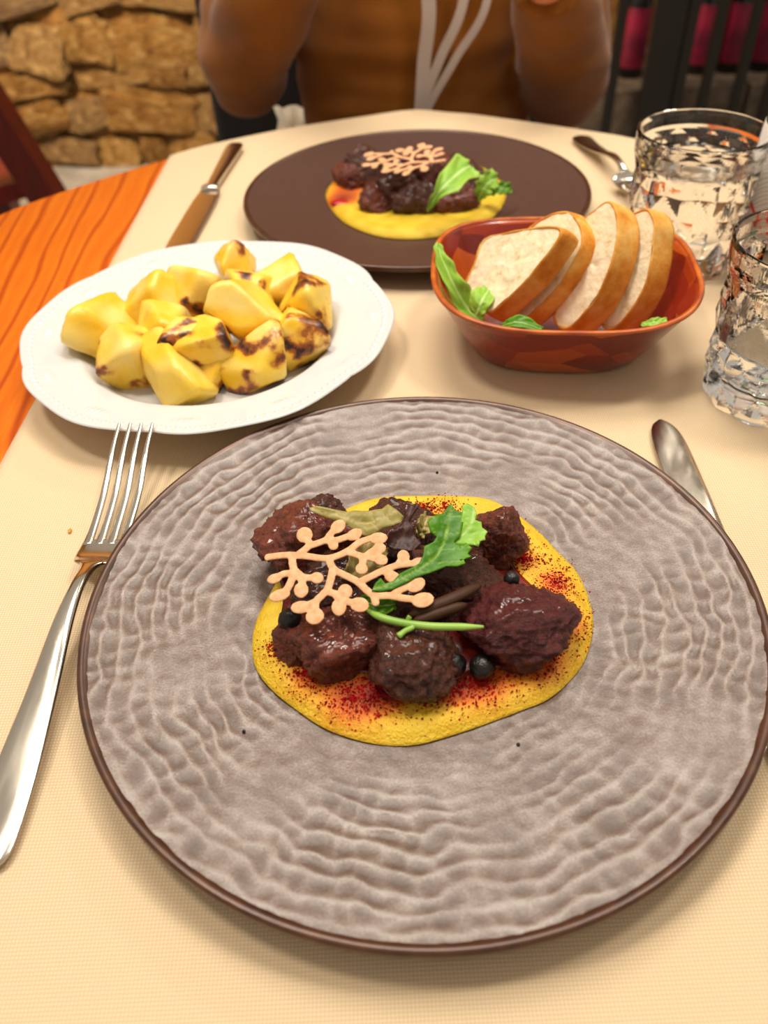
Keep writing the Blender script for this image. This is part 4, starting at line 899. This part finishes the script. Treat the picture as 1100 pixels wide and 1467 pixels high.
for sx in (-1, 1):
    hip = Vector((px + sx * .085, 1.2, -.24)); kn = Vector((px + sx * .10, .84, -.20)); an = Vector((px + sx * .10, .88, FL + .08))
    body += [limb([(hip, .075), ((hip + kn) / 2, .068), (kn, .05)]), limb([(kn, .05), ((kn + an) / 2 + Vector((0, .01, .04)), .048), (an, .034)]), limb([(an + Vector((0, .04, -.04)), .036), (an + Vector((0, -.06, -.048)), .032), (an + Vector((0, -.16, -.055)), .025)])]
mk('body', *remesh(*join(body), .0065, 4), 'skin', pe)
for sx in (-1, 1): mk('eye', *sphere(hc + Vector((sx * .031, -.083, .012)), .0115, 12, 8), 'eye', pe)
hv_ = [sphere(hc + Vector((0, .025, .03)), .105, 24, 16, (.86, .9, 1.02)), ell([(px, 1.255, .28, .085, .03), (px, 1.255, .38, .09, .045), (px, 1.24, .50, .085, .06)])]
mk('hair', *remesh(*join(hv_), .008, 3), 'hair', pe)
sw = [ell([(px + .002, 1.205, -.27, .165, .135), (px + .002, 1.20, -.14, .168, .135), (px, 1.195, -.06, .164, .130), (px, 1.195, .05, .162, .128), (px, 1.20, .14, .172, .122), (px, 1.215, .22, .18, .108), (px, 1.22, .275, .13, .082), (px, 1.22, .32, .068, .066), (px, 1.218, .345, .062, .062)])]
for s_, e_, w_, r1, r2 in ((LS, LE, LW, .060, .055), (RS, RE, RW, .058, .056)):
    sw += [limb([(s_, .066), ((s_ + e_) / 2, r1), (e_ + (s_ - e_) * .12, r1), (e_, r2), (e_ - (s_ - e_) * .08, r2 * .55)], 20), sphere(e_ + Vector((0, .005, -.004)), r2, 18, 12, (1, 1, 1.05)), limb([(e_, r2), (e_.lerp(w_, .4), r2 * .98), (e_.lerp(w_, .75), r2 * .80), (e_.lerp(w_, .93), .040), (e_.lerp(w_, .97), .041)], 20)]
V, F = remesh(*join(sw), .006, 5)
V = [v + (v - Vector((px, 1.2, v.z))).normalized() * (.006 * noise.noise(v * 14) + .0055 * noise.noise(Vector((v.x * 9, v.y * 12, v.z * 34)))) for v in V]
mk('sweater', V, F, 'knit', pe)
tr = []
for sx in (-1, 1):
    hip = Vector((px + sx * .085, 1.215, -.24)); kn = Vector((px + sx * .10, .835, -.20)); an = Vector((px + sx * .10, .88, FL + .09))
    tr += [limb([(hip, .088), ((hip + kn) / 2, .078), (kn, .060)]), sphere(kn, .060), limb([(kn, .059), ((kn + an) / 2 + Vector((0, .01, .04)), .057), (an, .048)])]
mk('trousers', *remesh(*join(tr), .009, 3), 'denim', pe)
# lanyard worn round the neck
ly = root('lanyard', (.067, 1.055, -.02), 'white lanyard straps hanging down the front of the sweater', 'lanyard')
def strap(pts, hw):
    P = crom(pts, 8); rings = []
    for i, p in enumerate(P):
        d = (P[min(i + 1, len(P) - 1)] - P[max(i - 1, 0)]).normalized(); s = d.cross(Vector((0, -1, 0))).normalized(); nn = s.cross(d)
        rings.append([p + s * (a * hw) + nn * (b * .0007) for a, b in ((-1, -1), (1, -1), (1, 1), (-1, 1))])
    fix_normals(mk('strap', *loft(rings), 'strap', ly, smooth=False))
def sy(x, z): return 1.0585 + .12 * ((x - px) / .165) ** 2 + max(0, z - .06) * .10
def lp(u, v, y): return uny(u, v, y)
strap([lp(599, 190, 1.040), lp(603, 155, 1.043), lp(607, 90, 1.048), lp(614, 0, 1.053), Vector((px - .01, 1.068, .20)), Vector((px - .06, 1.14, .312))], .0080)
strap([lp(600, 190, 1.040), lp(604, 152, 1.042), lp(632, 80, 1.047), lp(664, 0, 1.053), Vector((px + .06, 1.080, .20)), Vector((px + .070, 1.15, .312))], .0055)
strap([lp(603, 195, 1.038), lp(613, 155, 1.039), lp(652, 85, 1.043), lp(698, 0, 1.049), Vector((px + .075, 1.080, .19)), Vector((px + .078, 1.15, .30))], .0045)
mk('badge', *box(.03, .10, 1.030, 1.0335, -.15, -.03), 'strap', ly, smooth=False)
# the person's chair
ch = root('dining_chair', (.05, 1.35, FL), 'black upholstered dining chair behind the seated person', 'chair')
def cushion(x0, x1, y0, y1, z0, z1, name):
    V, F = box(x0, x1, y0, y1, z0, z1); o = mk(name, V, F, 'black', ch, smooth=True); b = o.modifiers.new('b', 'BEVEL'); b.width = .02; b.segments = 4; return o
cushion(-.19, .33, .99, 1.44, -.42, -.345, 'seat'); cushion(-.245, .345, 1.375, 1.43, -.33, .22, 'backrest')
for x, y in ((-.16, 1.02), (.30, 1.02), (-.16, 1.41), (.30, 1.41)): mk('leg', *loft([[Vector((x + a * .02, y + b * .02, z)) for a, b in ((-1, -1), (1, -1), (1, 1), (-1, 1))] for z in (FL, -.41)]), 'black', ch, smooth=False)
# folded white napkin tucked beside the person
V, F = [], []
nx0 = uny(390, 130, 1.10).x; nx1 = uny(432, 130, 1.10).x
for i in range(15):
    for j in range(9):
        a, b = i / 14, j / 8; z = -.125 + .122 * b; V.append(Vector((nx0 + (nx1 - nx0) * a + .008 * math.sin(b * 9) * (1 - a), 1.035 + .008 * math.sin(a * 9 + b * 2) + .01 * b, z)))
for i in range(14):
    for j in range(8): F.append((i * 9 + j, (i + 1) * 9 + j, (i + 1) * 9 + j + 1, i * 9 + j + 1))
nk = mk('napkin', V, F, 'linen'); so = nk.modifiers.new('t', 'SOLIDIFY'); so.thickness = .006; tag(nk, 'folded white napkin tucked beside the person behind the table edge', 'napkin')

# ------------------------------------------------------------------ lift everything so that the floor is at z = 0
for o in S.objects:
    if o.parent is None: o.location.z += TABLE
